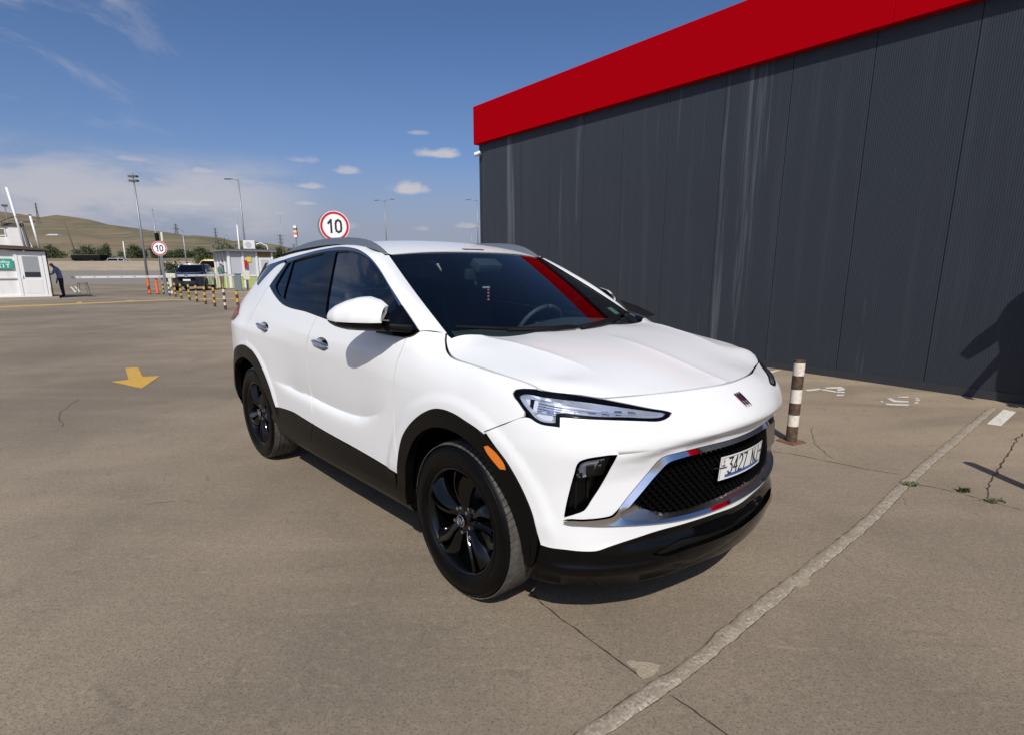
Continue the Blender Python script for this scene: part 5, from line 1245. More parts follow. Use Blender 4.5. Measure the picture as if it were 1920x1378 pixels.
for k in range(4): mb.lathe([(0, -.009), (.007, -.006), (.009, 0), (.007, .006), (0, .009)], 'z', 10, (-.90, .032, 1.30 - .02 * k))
mb.build('hanging_charm', M['charm'], car, smooth=True)
mb = MB(); mb.box((-.905, -.01, 1.312), (-.895, .04, 1.322)); mb.build('charm_bar', M['charm_top'], car)
# inspection sticker behind the far lower corner of the screen
M['sticker'] = mat('windscreen_sticker', (.16, .30, .20), .5)
V = [on_screen(y, z, -.012) for y, z in ((.53, 1.170), (.60, 1.170), (.60, 1.205), (.53, 1.205))]; mk('windscreen_sticker', V, [(0, 1, 2, 3)], M['sticker'], car, smooth=False)
# -- wheels
def wheel_mesh(parent, cx, side):
    """side -1 = right of the car; built with the outer face towards -y and mirrored"""
    w = bpy.data.objects.new('wheel', None); w.location = (cx, side * .785, .352); w.rotation_euler = (0, 0 if side < 0 else 0, 0); link(w, parent)
    if side > 0: w.scale = (1, -1, 1)
    return w
def build_wheel(w):
    Rt = .352; hw = .105                                 # tyre radius, half width (outer face at local y = -hw)
    prof = [(.236, -.085), (.244, -.100), (.262, -.108), (.290, -.112), (.312, -.108), (.330, -.098), (.341, -.086), (.3445, -.076), (.3445, .076), (.341, .086), (.330, .098), (.29, .112), (.25, .104), (.236, .085)]
    mb = MB(); mb.lathe(prof, 'y', 72); mb.build('tyre', M['rubber'], w, smooth=True)
    mb = MB(); nb = 76
    ribs = [(-.094, -.060, .0), (-.054, -.022, .5), (-.016, .016, .0), (.022, .054, .5), (.060, .094, .0)]
    for (y0, y1, ph) in ribs:
        for i in range(nb):
            a0 = 2 * math.pi * (i + ph) / nb; a1 = a0 + 2 * math.pi / nb * .86; sk = .018 if y0 < -.05 or y1 > .05 else .010
            V = []
            for (a, y, s_) in ((a0, y0, 0), (a1, y0, 0), (a1, y1, sk), (a0, y1, sk)):
                for r in (.3415, Rt - (.0075 if (abs(y) > .09) else 0.0)):
                    V.append((r * math.cos(a + s_ * 2), y, r * math.sin(a + s_ * 2)))
            mb.add(V, [(1, 3, 5, 7), (0, 1, 7, 6), (2, 4, 5, 3), (0, 2, 3, 1), (4, 6, 7, 5)])
    o = mb.build('tread', M['tread'], w); o['kind'] = 'stuff'
    # sidewall raised rings
    mb = MB(); mb.lathe([(.262, -.1085), (.265, -.1115), (.268, -.1095)], 'y', 64); mb.lathe([(.318, -.1062), (.321, -.1085), (.325, -.1035)], 'y', 64); mb.build('tyre_ring', M['rubber'], w, smooth=True)
    rim = [(.236, -.085), (.243, -.090), (.243, -.094), (.237, -.096), (.230, -.090), (.226, -.078), (.218, -.06), (.214, .0), (.214, .085), (.236, .085)]
    mb = MB(); mb.lathe(rim, 'y', 64); mb.build('rim_barrel', M['rim'], w, smooth=True)
    mb = MB(); mb.lathe([(.0, .025), (.165, .025), (.165, .033), (0, .033)], 'y', 40); mb.build('brake_disc', M['disc'], w, smooth=False)
    mb = MB(); mb.box((.10, -.01, -.09), (.175, .05, .06)); mb.build('brake_caliper', M['disc'], w, bevel=.01)
    mb = MB(); mb.lathe([(0, .06), (.20, .06)], 'y', 40); mb.build('wheel_backing', M['cavity'], w)
    # five double spokes with a wide turned blade and a narrow one
    for k in range(5):
        a0 = 2 * math.pi * k / 5 + .30
        for (da_h, da_r, wh, wr, yh, yr, tw_) in ((-.26, -.29, .036, .074, -.066, -.074, .016), (.22, .20, .026, .056, -.062, -.076, -.014)):
            V = []; ns = 9
            for i in range(ns):
                q = i / (ns - 1); r = .048 + (.224 - .048) * q; a = a0 + da_h + (da_r - da_h) * q + .10 * math.sin(q * math.pi)
                wd2 = (wh + (wr - wh) * q ** 1.3) * .5; y = yh + (yr - yh) * q - .012 * math.sin(q * math.pi * .9); t_w = tw_ * math.sin(q * math.pi * .5 + .2)
                rad = np.array([math.cos(a), 0, math.sin(a)]); tan = np.array([-math.sin(a), 0, math.cos(a)])
                c = rad * r + np.array([0, y, 0])
                V += [c - tan * wd2 + np.array([0, t_w, 0]), c - tan * wd2 * .55 + np.array([0, t_w * .4 - .006, 0]), c + tan * wd2 * .75 + np.array([0, -t_w - .004, 0]), c + tan * wd2 + np.array([0, -t_w + .004, 0]), c + tan * wd2 * .8 + np.array([0, .038, 0]), c - tan * wd2 * .9 + np.array([0, .038, 0])]
            mb = MB(); F = []
            for i in range(ns - 1):
                for j in range(6): F.append((i*6 + j, i*6 + (j+1) % 6, (i+1)*6 + (j+1) % 6, (i+1)*6 + j))
            mb.add(V, F); mb.build('spoke', M['rim'], w, bevel=.0, autosmooth=R(40))
    mb = MB(); mb.lathe([(0, -.078), (.030, -.078), (.052, -.070), (.072, -.058), (.078, -.03), (.078, .02)], 'y', 40); mb.build('hub', M['rim'], w, smooth=True)
    mb = MB(); mb.lathe([(0, -.0865), (.024, -.0865), (.0285, -.084), (.0285, -.078)], 'y', 28); mb.build('centre_cap', M['black_gloss'], w, smooth=False)
    mb = MB(); mb.lathe([(.0235, -.0866), (.0252, -.0885), (.0275, -.0866)], 'y', 28)
    for k in (-1, 0, 1): mb.box((k*.012 - .0035, -.0880, -.013 + .002*k), (k*.012 + .0035, -.0864, .013 + .002*k), Matrix.Rotation(.35, 4, 'Y'))
    mb.build('cap_emblem', M['chrome'], w)
    for k in range(5):
        a = 2 * math.pi * k / 5 + .93; c = (.056 * math.cos(a), 0, .056 * math.sin(a))
        mb = MB(); mb.cyl((c[0], -.060, c[2]), (c[0], -.080, c[2]), .0095, .0085, 6); mb.build('wheel_nut', M['steel'], w)
wheels = []
for cx in (0.0, -2.596):
    for sd_ in (-1, 1):
        wheels.append(wheel_mesh(car, cx, sd_))
build_wheel(wheels[0])
for wi, w in enumerate(wheels[1:]):
    for ch in list(wheels[0].children):
        c = ch.copy(); C.objects.link(c); c.parent = w
wheels[2].rotation_euler = (0, .5, 0); wheels[3].rotation_euler = (0, .2, 0)
# wheel housings
for cx in (0.0, -2.596):
    for sd_ in (-1, 1):
        mb = MB(); V = []; nA = 25
        for i in range(nA):
            a = math.pi * (.0 + 1.0 * i / (nA - 1)); rr2 = .425
            for y in (.60, .855): V.append((cx + rr2 * math.cos(a), sd_ * y, .352 + rr2 * math.sin(a) * 1.0))
        mb.add(V, grid_faces(nA, 2))
        cV = [(cx, sd_ * .60, .352)] + [V[2 * i] for i in range(nA)]
        mb.add(cV, [(0, i, i + 1) for i in range(1, nA)])
        mb.build('wheel_liner', M['cavity'], car)

# ================================================================== things around
M['pole'] = mat('galvanised_steel', (.30, .31, .32), .5, .6); M['pole_dark'] = mat('dark_pole', (.10, .09, .08), .7)
M['white_wall'] = mat('white_cladding', (.74, .73, .70), .5); n = NB(M['white_wall']); n.col(n.mix(n.ramp(n.noise(n.coord('Object', (1, 1, .2)), 2.5, 5), .5, .8, 0, .5), (.76, .75, .72), (.55, .52, .46)))
M['white_frame'] = mat('white_frame', (.78, .78, .76), .4); M['grey_panel'] = mat('grey_panel', (.50, .51, .54), .5); M['green_sign'] = mat('green_sign', (.03, .36, .25), .4); M['sign_white'] = mat('sign_white', (.82, .82, .82), .4)
M['roof_brown'] = mat('brown_roof', (.10, .075, .055), .8); M['pane'] = mat('window_pane', (.30, .31, .32), .12, 0, 0, .6); M['pane_dark'] = mat('dark_window', (.03, .035, .04), .1)
M['lime'] = mat('lime_green_panel', (.42, .50, .18), .6); M['red'] = mat('red_paint', (.5, .02, .02), .4); M['yellow'] = mat('yellow_sticker', (.80, .62, .03), .5); M['orange'] = mat('orange_plastic', (.80, .13, .02), .5)
M['cabinet'] = mat('grey_green_cabinet', (.15, .19, .20), .45); M['cream'] = mat('cream_box', (.62, .58, .46), .5); M['timber'] = mat('brown_board', (.26, .15, .06), .7)
M['sign_red'] = mat('sign_red', (.50, .008, .015), .35); M['sign_back'] = mat('sign_back', (.16, .18, .18), .5, .4); M['rusty_edge'] = mat('rusty_edge', (.35, .20, .10), .8)
# ---- exit booth at the left edge. local: +x along its front to the left in the picture, +y away from the camera
def frame_to(o, origin, xdir):
    o.location = (*origin, 0); o.rotation_euler = (0, 0, math.atan2(xdir[1], xdir[0]))
ux = Vector((.7762, .6305, 0))                           # towards the right end of the front
bo = empty('exit_booth'); frame_to(bo, (-23.66, 29.13), ux)
tag(bo, 'small white booth with a green exit sign and a glazed door at the left edge', 'booth')
W_, D_, H_ = 4.6, 2.3, 2.42
def part(name, a, b, m, parent=bo, bevel=.0): mb = MB(); mb.box(a, b); return mb.build(name, m, parent, bevel=bevel, seg=1)
part('wall', (-W_, .06, .10), (-.02, D_, H_ - .12), M['white_wall']); part('base', (-W_ - .1, -.10, 0), (.25, D_ + .1, .10), M['farwall'])
mb = MB(); mb.add([(-W_ - .3, -.28, H_ + .12), (.18, -.22, H_ - .08), (.18, D_ + .2, H_ - .08), (-W_ - .3, D_ + .2, H_ + .12), (-W_ - .3, -.28, H_ + .26), (-.9, -.26, H_ + .12), (.18, -.22, H_ - .02), (.18, D_ + .2, H_ - .02), (-.9, D_ + .2, H_ + .12), (-W_ - .3, D_ + .2, H_ + .26)], [(0, 1, 2, 3), (4, 5, 8, 9), (5, 6, 7, 8), (0, 1, 6, 5, 4), (1, 2, 7, 6), (3, 2, 7, 8, 9), (0, 3, 9, 4)]); mb.build('roof', M['roof_brown'], bo)
for i, x in enumerate((-.14, -1.22, -2.35, -3.45)): part('corner_post' if i == 0 else 'frame_post', (x, -.02, .10), (x + .13, .06, H_ - .14), M['white_frame'])
part('top_rail', (-W_, -.012, H_ - .24), (-.02, .058, H_ - .14), M['white_frame']); part('bottom_rail', (-W_, -.01, .10), (-.02, .058, .18), M['white_frame'])
part('mid_rail', (-W_, -.006, .98), (-1.10, .058, 1.03), M['grey_panel'])
dr = part('door', (-1.08, .0, .16), (-.16, .05, H_ - .24), M['white_frame'])
part('door_window', (-.92, -.012, 1.18), (-.32, .002, H_ - .36), M['pane'], dr); part('door_window_lower', (-.92, -.016, 1.06), (-.32, -.002, 1.30), M['pane_dark'], dr); part('handle', (-1.04, -.05, 1.02), (-1.0, -.01, 1.16), M['sign_white'], dr)
part('kick_panel', (-.94, -.008, .26), (-.30, .003, .92), M['white_wall'], dr)
sg = part('exit_sign', (-2.60, -.04, 1.46), (-1.28, -.012, 1.93), M['green_sign'])
GLY.update({'E': [[(1, 2), (0, 2), (0, 0), (1, 0)], [(0, 1.05), (.8, 1.05)]], 'X': [[(0, 0), (1, 2)], [(0, 2), (1, 0)]], 'I': [[(.5, 0), (.5, 2)]], 'T': [[(0, 2), (1, 2)], [(.5, 2), (.5, 0)]],
  'a': [[(1, .6), (.5, 1), (0, .5), (.5, 0), (1, .4)], [(1, 1.2), (1, 0)]], 'b': [[(0, 2), (0, 0), (.6, 0), (1, .5), (.6, 1), (0, 1)]], 'c': [[(1, 1), (.3, 1), (0, .5), (.3, 0), (1, 0)]], 'o': [[(.5, 1), (0, .5), (.5, 0), (1, .5), (.5, 1)]], 'l': [[(.3, 2), (.3, 0), (.9, 0)]], 'g': [[(1, 1), (.3, 1), (0, .6), (.4, .2), (1, .6), (1, -.4), (.2, -.5)]]})
text_on('sign_text', 'EXIT', lambda x, z, d: (x, -.042 - d, z), -2.02, 1.52, .11, .15, .035, .05, M['sign_white'], sg, 2)
text_on('sign_text_line', 'gabaabocalbog', lambda x, z, d: (x, -.042 - d, z), -2.22, 1.75, .045, .10, .020, .018, M['sign_white'], sg, 2)
mb = MB(); mb.add([(-2.36, -.043, 1.62), (-2.48, -.043, 1.72), (-2.48, -.043, 1.66), (-2.58, -.043, 1.66), (-2.58, -.043, 1.58), (-2.48, -.043, 1.58), (-2.48, -.043, 1.52)], [(0, 1, 2, 3, 4, 5, 6)]); mb.build('sign_arrow', M['sign_white'], sg)
mb = MB(); mb.cyl((-2.36, -.01, 2.08), (-2.36, -.02, 2.08), .10, .10, 18); mb.build('round_sticker', M['yellow'], bo)
part('corner_rust', (-.035, -.024, .10), (.002, .0, .55), M['rusty_edge'])
part('side_drain', (.0, .3, .1), (.05, .36, H_), M['pole_dark'])
# roof clutter, each a thing standing on the booth
def onbooth(name, label, cat, lx, ly, lz):
    o = empty(name); p = bo.matrix_basis if False else None; o.location = Vector((-23.66, 29.13, 0)) + ux * lx + Vector((-.6305, .7762, 0)) * ly + Vector((0, 0, lz)); o.rotation_euler = (0, 0, math.atan2(ux.y, ux.x)); tag(o, label, cat); return o
t = onbooth('roof_tank', 'white roof housing with a dark rusty cap on the exit booth', 'housing', -.85, .9, H_ + .06)
mb = MB(); mb.add([(-.42, -.3, 0), (.42, -.3, 0), (.42, .3, 0), (-.42, .3, 0), (-.52, -.3, 1.02), (.10, -.3, 1.02), (.10, .3, 1.02), (-.52, .3, 1.02)], [(3, 2, 1, 0), (4, 5, 6, 7), (0, 1, 5, 4), (1, 2, 6, 5), (2, 3, 7, 6), (3, 0, 4, 7)]); mb.build('housing_body', M['white_wall'], t); part('housing_cap', (-.60, -.36, 1.02), (.22, .36, 1.16), M['roof_brown'], t)
t = onbooth('roof_mast', 'tall white mast leaning over the roof of the exit booth', 'mast', -.72, .4, H_ + .0); mb = MB(); mb.tube([(0, 0, 0), (-.28, 0, 2.85)], .055, 10); mb.build('mast_tube', M['white_frame'], t, smooth=True); mb = MB(); mb.tube([(-.14, 0, 1.55), (-.6, 0, 1.35), (-1.1, 0, 1.0), (-2.2, 0, .95)], .03, 6); mb.build('cable', M['pole_dark'], t, smooth=True); mb = MB(); mb.tube([(-.14, -.05, 1.55), (.05, -.05, 1.1), (.12, -.05, .6), (.2, -.05, .1)], .03, 6); mb.build('cable', M['pole_dark'], t, smooth=True)
t = onbooth('roof_mast', 'short white mast beside the rusty cap on the exit booth', 'mast', -.18, .4, H_ - .05); mb = MB(); mb.tube([(0, 0, 0), (-.14, 0, 1.65)], .05, 8); mb.build('mast_tube', M['white_frame'], t, smooth=True); part('mast_cap', (-.20, -.06, 1.65), (-.08, .06, 1.70), M['pole_dark'], t)
t = onbooth('roof_railing', 'white railing along the roof of the exit booth', 'railing', -1.4, 1.3, H_ + .2)
for z in (.45, .78): mb = MB(); mb.tube([(0, 0, z), (-3.0, 0, z)], .022, 6); mb.build('rail', M['white_frame'], t)
for x in (0, -.35, -1.2, -2.1, -3.0): mb = MB(); mb.tube([(x, 0, 0), (x, 0, .78)], .024, 6); mb.build('rail_post', M['white_frame'], t)
t = onbooth('roof_hatch', 'low white roof box on the exit booth', 'roof box', -2.2, 1.6, H_ + .15); part('box_body', (-1.6, -.4, 0), (1.1, .4, .42), M['white_wall'], t)
for lx, lz, hh, lab in ((-1.25, .9, 1.1, 'thin floodlight post rising behind the exit booth roof'), (-2.1, .6, 1.0, 'thin post with a white sensor behind the exit booth roof')):
    t = onbooth('light_post', lab, 'post', lx, 2.2, H_ + .1); mb = MB(); mb.tube([(0, 0, 0), (0, 0, lz + hh)], .025, 6); mb.build('post', M['pole'], t); part('head', (-.12, -.06, lz + hh), (.12, .06, lz + hh + .10), M['pole_dark'] if lx > -2 else M['white_frame'], t)
# ---- people: one skinned body each, with colours by height
M['skin'] = mat('skin', (.42, .25, .17), .6); M['hair'] = mat('dark_hair', (.015, .012, .010), .6)
def person(name, label, loc, rz, joints, radii, shirt, trousers, scale=1.0, hatmat=None):
    edges = [('hip', 'chest0'), ('chest0', 'chest'), ('chest', 'neck'), ('neck', 'head0'), ('head0', 'head1'), ('hip', 'lh'), ('lh', 'lk'), ('lk', 'la'), ('la', 'lt'), ('hip', 'rh'), ('rh', 'rk'), ('rk', 'ra'), ('ra', 'rt'), ('chest', 'ls'), ('ls', 'le'), ('le', 'lw'), ('lw', 'lhd'), ('chest', 'rs'), ('rs', 're'), ('re', 'rw'), ('rw', 'rhd')]
    names = ['hip', 'chest0', 'chest', 'neck', 'head0', 'head1', 'lh', 'lk', 'la', 'lt', 'rh', 'rk', 'ra', 'rt', 'ls', 'le', 'lw', 'lhd', 'rs', 're', 'rw', 'rhd']
    me = bpy.data.meshes.new(name); P = [Vector(joints[k]) for k in names]; E = [(names.index(a), names.index(b)) for a, b in edges]
    rad = [radii.get(k, radii.get(k[1:], .05)) for k in names]
    for side_ in 'lr':                                   # five fingers on each hand
        hd = names.index(side_ + 'hd'); wr = names.index(side_ + 'w'); d = (P[hd] - P[wr]).normalized(); u = d.orthogonal().normalized(); v = d.cross(u)
        for fi, (off_, ln) in enumerate(((-.028, .075), (-.010, .088), (.010, .084), (.026, .066))):
            P.append(P[hd] + u * off_ + d * ln * .55); rad.append(.010); P.append(P[hd] + u * off_ * 1.1 + d * ln + v * .015); rad.append(.008); E += [(hd, len(P) - 2), (len(P) - 2, len(P) - 1)]
        P.append((P[hd] + P[wr]) / 2 + u * .045 + d * .03); rad.append(.011); E.append((hd, len(P) - 1))
    me.from_pydata([tuple(p) for p in P], E, []); o = bpy.data.objects.new(name, me); C.objects.link(o)
    sm_ = o.modifiers.new('skin', 'SKIN'); 
    for i, sv in enumerate(me.skin_vertices[0].data): sv.radius = (rad[i], rad[i]); sv.use_root = (i == 0)
    for k, (a, b) in {'chest': (.17, .11), 'chest0': (.15, .115), 'hip': (.15, .12)}.items(): me.skin_vertices[0].data[names.index(k)].radius = (a, b)
    o.modifiers.new('sub', 'SUBSURF').levels = 2
    dg = bpy.context.evaluated_depsgraph_get(); me2 = bpy.data.meshes.new_from_object(o.evaluated_get(dg)); o.modifiers.clear(); o.data = me2
    me2.materials.clear()
    for mm in (shirt, trousers, M['skin'], M['hair'], M['black_matt']): me2.materials.append(mm)
    hipz = P[0].z; nk = P[3]; hd0, hd1 = P[4], P[5]
    arm = [(P[names.index(s + 'e')], P[names.index(s + 'w')], P[names.index(s + 'hd')]) for s in 'lr']
    for f in me2.polygons:
        c = Vector(f.center); f.use_smooth = True; mi = 0
        legd = min((c - (P[names.index(a)] + (P[names.index(b)] - P[names.index(a)]) * t_2)).length for a, b in (('lh', 'lk'), ('lk', 'la'), ('rh', 'rk'), ('rk', 'ra')) for t_2 in (0, .25, .5, .75, 1))
        if c.z < hipz - .02 or legd < .09: mi = 1
        if c.z < .09: mi = 4
        for e_, w_, h_ in arm:
            for t_2 in (.55, .75, 1.0):
                if (c - (e_ + (w_ - e_) * t_2)).length < .07: mi = 2
            if (c - h_).length < .13: mi = 2
        if (c - hd0).length < .11 or (c - hd1).length < .12 or (c - (nk + hd0) / 2).length < .06:
            ax_ = (hd1 - hd0).normalized(); fwd = Vector((0, -1, 0))
            mi = 3 if ((c - hd0).dot(ax_) > .08 or (c - hd0).dot(fwd) < -.015 and (c - hd0).dot(ax_) > -.02) else 2
        f.material_index = mi
    o.location = loc; o.rotation_euler = (0, 0, rz); o.scale = (scale,) * 3; tag(o, label, 'person')
    if hatmat:
        mb = MB(); top = hd1 + Vector((0, 0, -.03)); mb.lathe([(.128, -.05), (.132, .02), (.115, .085), (.07, .12), (0, .13)], 'z', 24, tuple(top)); mb.add([(top.x - .10, top.y - .06, top.z - .02), (top.x + .10, top.y - .06, top.z - .02), (top.x + .10, top.y - .20, top.z - .06), (top.x + .06, top.y - .28, top.z - .09), (top.x - .06, top.y - .28, top.z - .09), (top.x - .10, top.y - .20, top.z - .06)], [(0, 1, 2, 3, 4, 5)])
        q = mb.build('cap', hatmat, o, smooth=True)
    return o
RAD = {'neck': .055, 'head0': .085, 'head1': .088, 'h': .10, 'k': .065, 'a': .045, 't': .035, 's': .075, 'e': .047, 'w': .034, 'hd': .036}
STAND = {'hip': (0, 0, .95), 'chest0': (0, 0, 1.15), 'chest': (0, .01, 1.36), 'neck': (0, .0, 1.50), 'head0': (0, -.02, 1.60), 'head1': (0, -.025, 1.70), 'lh': (.10, 0, .88), 'lk': (.11, -.01, .50), 'la': (.12, .02, .09), 'lt': (.13, -.14, .04), 'rh': (-.10, 0, .88), 'rk': (-.11, -.01, .50), 'ra': (-.12, .02, .09), 'rt': (-.13, -.14, .04),
  'ls': (.19, 0, 1.40), 'le': (.25, .03, 1.12), 'lw': (.25, -.08, .88), 'lhd': (.25, -.11, .80), 'rs': (-.19, 0, 1.40), 're': (-.25, .03, 1.12), 'rw': (-.25, -.08, .88), 'rhd': (-.25, -.11, .80)}
M['shirt_blue'] = mat('blue_grey_shirt', (.20, .24, .38), .8); M['navy'] = mat('dark_trousers', (.012, .013, .018), .8); M['shirt_green'] = mat('grey_green_tshirt', (.11, .19, .18), .8); M['khaki'] = mat('khaki_trousers', (.20, .145, .09), .8)
J = dict(STAND); J.update({'chest0': (0, -.03, 1.14), 'chest': (0, -.11, 1.34), 'neck': (0, -.19, 1.47), 'head0': (0, -.26, 1.55), 'head1': (0, -.32, 1.63), 'ls': (.19, -.12, 1.38), 'le': (.24, -.22, 1.14), 'lw': (.20, -.38, 1.10), 'lhd': (.19, -.45, 1.11), 'rs': (-.19, -.10, 1.37), 're': (-.26, -.12, 1.06), 'rw': (-.24, -.20, .82), 'rhd': (-.23, -.22, .74)})
person('person', 'man in blue shirt and dark trousers stooping at the side of the exit booth', (-24.0, 30.25, 0), R(-62), J, RAD, M['shirt_blue'], M['navy'], 1.06)
J = dict(STAND); J.update({'head0': (0, -.05, 1.59), 'head1': (0, -.09, 1.68), 'le': (.25, .0, 1.12), 'lw': (.17, -.24, 1.08), 'lhd': (.13, -.31, 1.09), 're': (-.25, .0, 1.12), 'rw': (-.17, -.24, 1.06), 'rhd': (-.13, -.31, 1.07)})
person('person', 'man in green t-shirt and khaki trousers standing beside the dark car', (-21.75, 42.2, 0), R(150), J, RAD, M['shirt_green'], M['khaki'], 1.10)
M['cap'] = mat('dark_cap', (.02, .02, .025), .8)
J = dict(STAND); J.update({'head0': (0, -.04, 1.60), 'head1': (0, -.05, 1.70), 'lw': (.22, -.16, .92), 'lhd': (.20, -.22, .86), 'rw': (-.22, -.16, .92), 'rhd': (-.20, -.22, .86)})
RAD3 = dict(RAD); RAD3.update({'s': .10, 'neck': .075, 'head0': .10, 'head1': .105})
person('person', 'person in a cap standing just outside the right edge of the picture', (5.45, 5.23, 0), R(-68), J, RAD3, M['shirt_blue'], M['navy'], 1.12, M['cap'])
# stool by the stooping man
t = empty('stool', (-23.1, 30.5, 0), .4); tag(t, 'dark metal stool on the road beside the stooping man', 'stool')
mb = MB(); mb.box((-.2, -.2, .70), (.2, .2, .74)); mb.build('seat', M['pole_dark'], t)
for sx_ in (-1, 1):
    for sy_ in (-1, 1): mb = MB(); mb.tube([(sx_ * .17, sy_ * .17, .70), (sx_ * .24, sy_ * .24, 0)], .014, 6); mb.build('leg', M['pole_dark'], t)
# ---- barriers
def boom(name, label, a, b, m=M['sign_white']):
    a, b = Vector(a), Vector(b); o = empty(name, tuple(a), math.atan2(b.y - a.y, b.x - a.x)); L = (b - a).length; tag(o, label, 'barrier')
    part('arm', (0, -.04, -.06), (L, .04, .06), m, o)
    for k in range(int(L / .65)): part('red_marker', (.3 + .65 * k, -.043, -.012), (.42 + .65 * k, -.0405, .012), M['red'], o)
    return o
boom('boom_barrier', 'white barrier arm across the lane beside the exit booth', (-24.0, 31.0, 1.02), (-21.0, 34.8, 1.02))
boom('boom_barrier', 'white barrier arm in front of the dark car', (-21.2, 35.2, 1.06), (-19.35, 39.3, 1.08))
t = empty('barrier_cabinet', (-19.27, 39.5, 0), .4); tag(t, 'grey green barrier cabinet in front of the grey booth', 'cabinet'); part('cabinet_body', (-.22, -.2, 0), (.22, .2, 1.08), M['cabinet'], t, .02); part('cabinet_lid', (-.24, -.22, 1.08), (.24, .22, 1.17), M['sign_back'], t, .02)
t = empty('payment_box', (-19.0, 40.3, 0), .4); tag(t, 'cream control box on a short dark post beside the barrier cabinet', 'control box'); part('box_body', (-.22, -.12, .72), (.22, .12, 1.32), M['cream'], t, .02); part('post', (-.07, -.07, 0), (.07, .07, .72), M['pole_dark'], t)
t = empty('barrier_cabinet', (-21.3, 35.3, 0), .3); tag(t, 'cream barrier post behind the orange posts', 'cabinet'); part('cabinet_body', (-.35, -.12, .92), (.30, .12, 1.20), M['cream'], t, .02); part('post', (-.12, -.1, 0), (.05, .1, .92), M['cream'], t)
for p, w_ in (((-22.03, 34.25), 'left'), ((-21.54, 34.25), 'right')):
    t = empty('orange_post', (*p, 0)); tag(t, f'{w_} of two orange flexible posts beside the far speed sign', 'post', 'orange flexible posts')
    mb = MB(); mb.lathe([(.075, 0), (.07, .03), (.06, .8), (.05, .90), (0, .92)], 'z', 14); mb.build('post', M['orange'], t, autosmooth=R(50)); mb = MB(); mb.lathe([(.14, 0), (.14, .02), (.06, .04)], 'z', 14); mb.build('foot', M['black_matt'], t)
# ---- speed limit signs
def speed_sign(label, loc, zc_2, r, rz, double=False, pole_r=.035):
    o = empty('speed_limit_sign', (*loc, 0), rz); tag(o, label, 'sign', 'round speed limit signs')
    mb = MB(); mb.cyl((0, .05, 0), (0, .05, zc_2 + r * (.75 if not double else .9)), pole_r, pole_r, 12); mb.build('pole', M['pole'], o, autosmooth=R(40))
    mb = MB(); mb.cyl((0, .012, zc_2), (0, 0, zc_2), r, r, 48); mb.build('disc', M['sign_white'], o)
    mb = MB(); mb.lathe([(r * .955, -.002), (r * .955, -.003), (r * .80, -.003), (r * .80, -.002)], 'y', 48, (0, 0, zc_2)); mb.build('red_ring', M['sign_red'], o)
    text_on('number', '10', lambda x, z, d: (x, -.0035 - d, z), -r * .44, zc_2 - r * .40, r * .36, r * .80, r * .135, r * .16, M['ink'], o, 2)
    mb = MB(); mb.cyl((0 - (.05 if double else 0), .10 if double else .016, zc_2 - .01), (0 - (.05 if double else 0), .013, zc_2 - .01), r * (1.0 if double else .97), r * (1.0 if double else .97), 40); mb.build('backing', M['sign_back'], o)
    return o
speed_sign('round red ringed 10 sign standing behind the roof of the white car', (-4.38, 13.95), 2.42, .345, R(6), True)
speed_sign('round red ringed 10 sign on a pole by the orange posts', (-19.79, 32.14), 2.56, .38, R(12))
# ---- lamp posts and masts
def lamp_post(label, x, y, z0, h, arm=None, r=.09, heads=0, m=M['pole'], lean=0.0, cat='lamp post', name='lamp_post'):
    o = empty(name, (x, y, z0)); tag(o, label, cat)
    mb = MB(); mb.tube([(0, 0, 0), (lean * .5, 0, h * .5), (lean, 0, h)], [r, r * .8, r * .55], 8); mb.build('pole', m, o, smooth=True)
    for k, (dx_, dz_) in enumerate(arm or []):
        mb = MB(); mb.tube([(lean, 0, h - .1), (lean + dx_ * .5, 0, h + dz_ * .7), (lean + dx_, 0, h + dz_)], r * .4, 6); mb.build('arm', m, o, smooth=True)
        mb = MB(); mb.box((lean + dx_ - .35 + (.35 if dx_ > 0 else -.35), -.15, h + dz_ - .06), (lean + dx_ + .35 + (.35 if dx_ > 0 else -.35), .15, h + dz_ + .05)); mb.build('lamp_head', M['pole_dark'], o, bevel=.02, seg=1)
    for k in range(heads): mb = MB(); mb.box((-.42, -.2, h + .05 + k * .42), (.42, .2, h + .22 + k * .42)); mb.build('floodlight', M['pole_dark'], o)
    if heads: mb = MB(); mb.cyl((0, 0, h), (0, 0, h + .05 + heads * .42), .04, .04, 6); mb.build('head_bracket', m, o)
    return o
lamp_post('tall floodlight mast with two dark heads above the far speed sign', -38.9, 60.5, 0, 10.0, heads=2, r=.13)
lamp_post('tall single arm street lamp above the grey booth', -33.3, 71, .2, 11.6, [(-.9, .05)], r=.13)
lamp_post('plain thin mast right of the floodlight mast', -43.3, 70, .2, 8.2, r=.09, cat='mast')
lamp_post('distant double arm street lamp behind the white car roof', -27.3, 120, 2.9, 12.0, [(-1.3, .1), (1.3, .3)], r=.13)
lamp_post('distant street lamp touching the corner of the dark building', -8.6, 120, 2.9, 12.1, [(-1.6, .1)], r=.13)
lamp_post('farthest small street lamp low beside the dark building', -18.5, 225, 3, 13.5, [(1.6, .5)], r=.16)
lamp_post('faint thin mast between the grey booth and the near speed sign', -40.5, 100, 1.2, 9.2, r=.07, cat='mast')
lamp_post('leaning wooden pole in the field behind the low wall', -98.5, 130, 3.0, 8.6, r=.16, m=M['pole_dark'], lean=-1.6, cat='pole', name='wooden_pole')
lamp_post('short white post in the field behind the low wall', -84.5, 125, 3.0, 4.3, r=.14, m=M['white_frame'], cat='post', name='field_post')
lamp_post('thin white pole beside the stooping man', -35.2, 41.5, 0, 4.6, [(.35, .1)], r=.06, m=M['white_frame'])
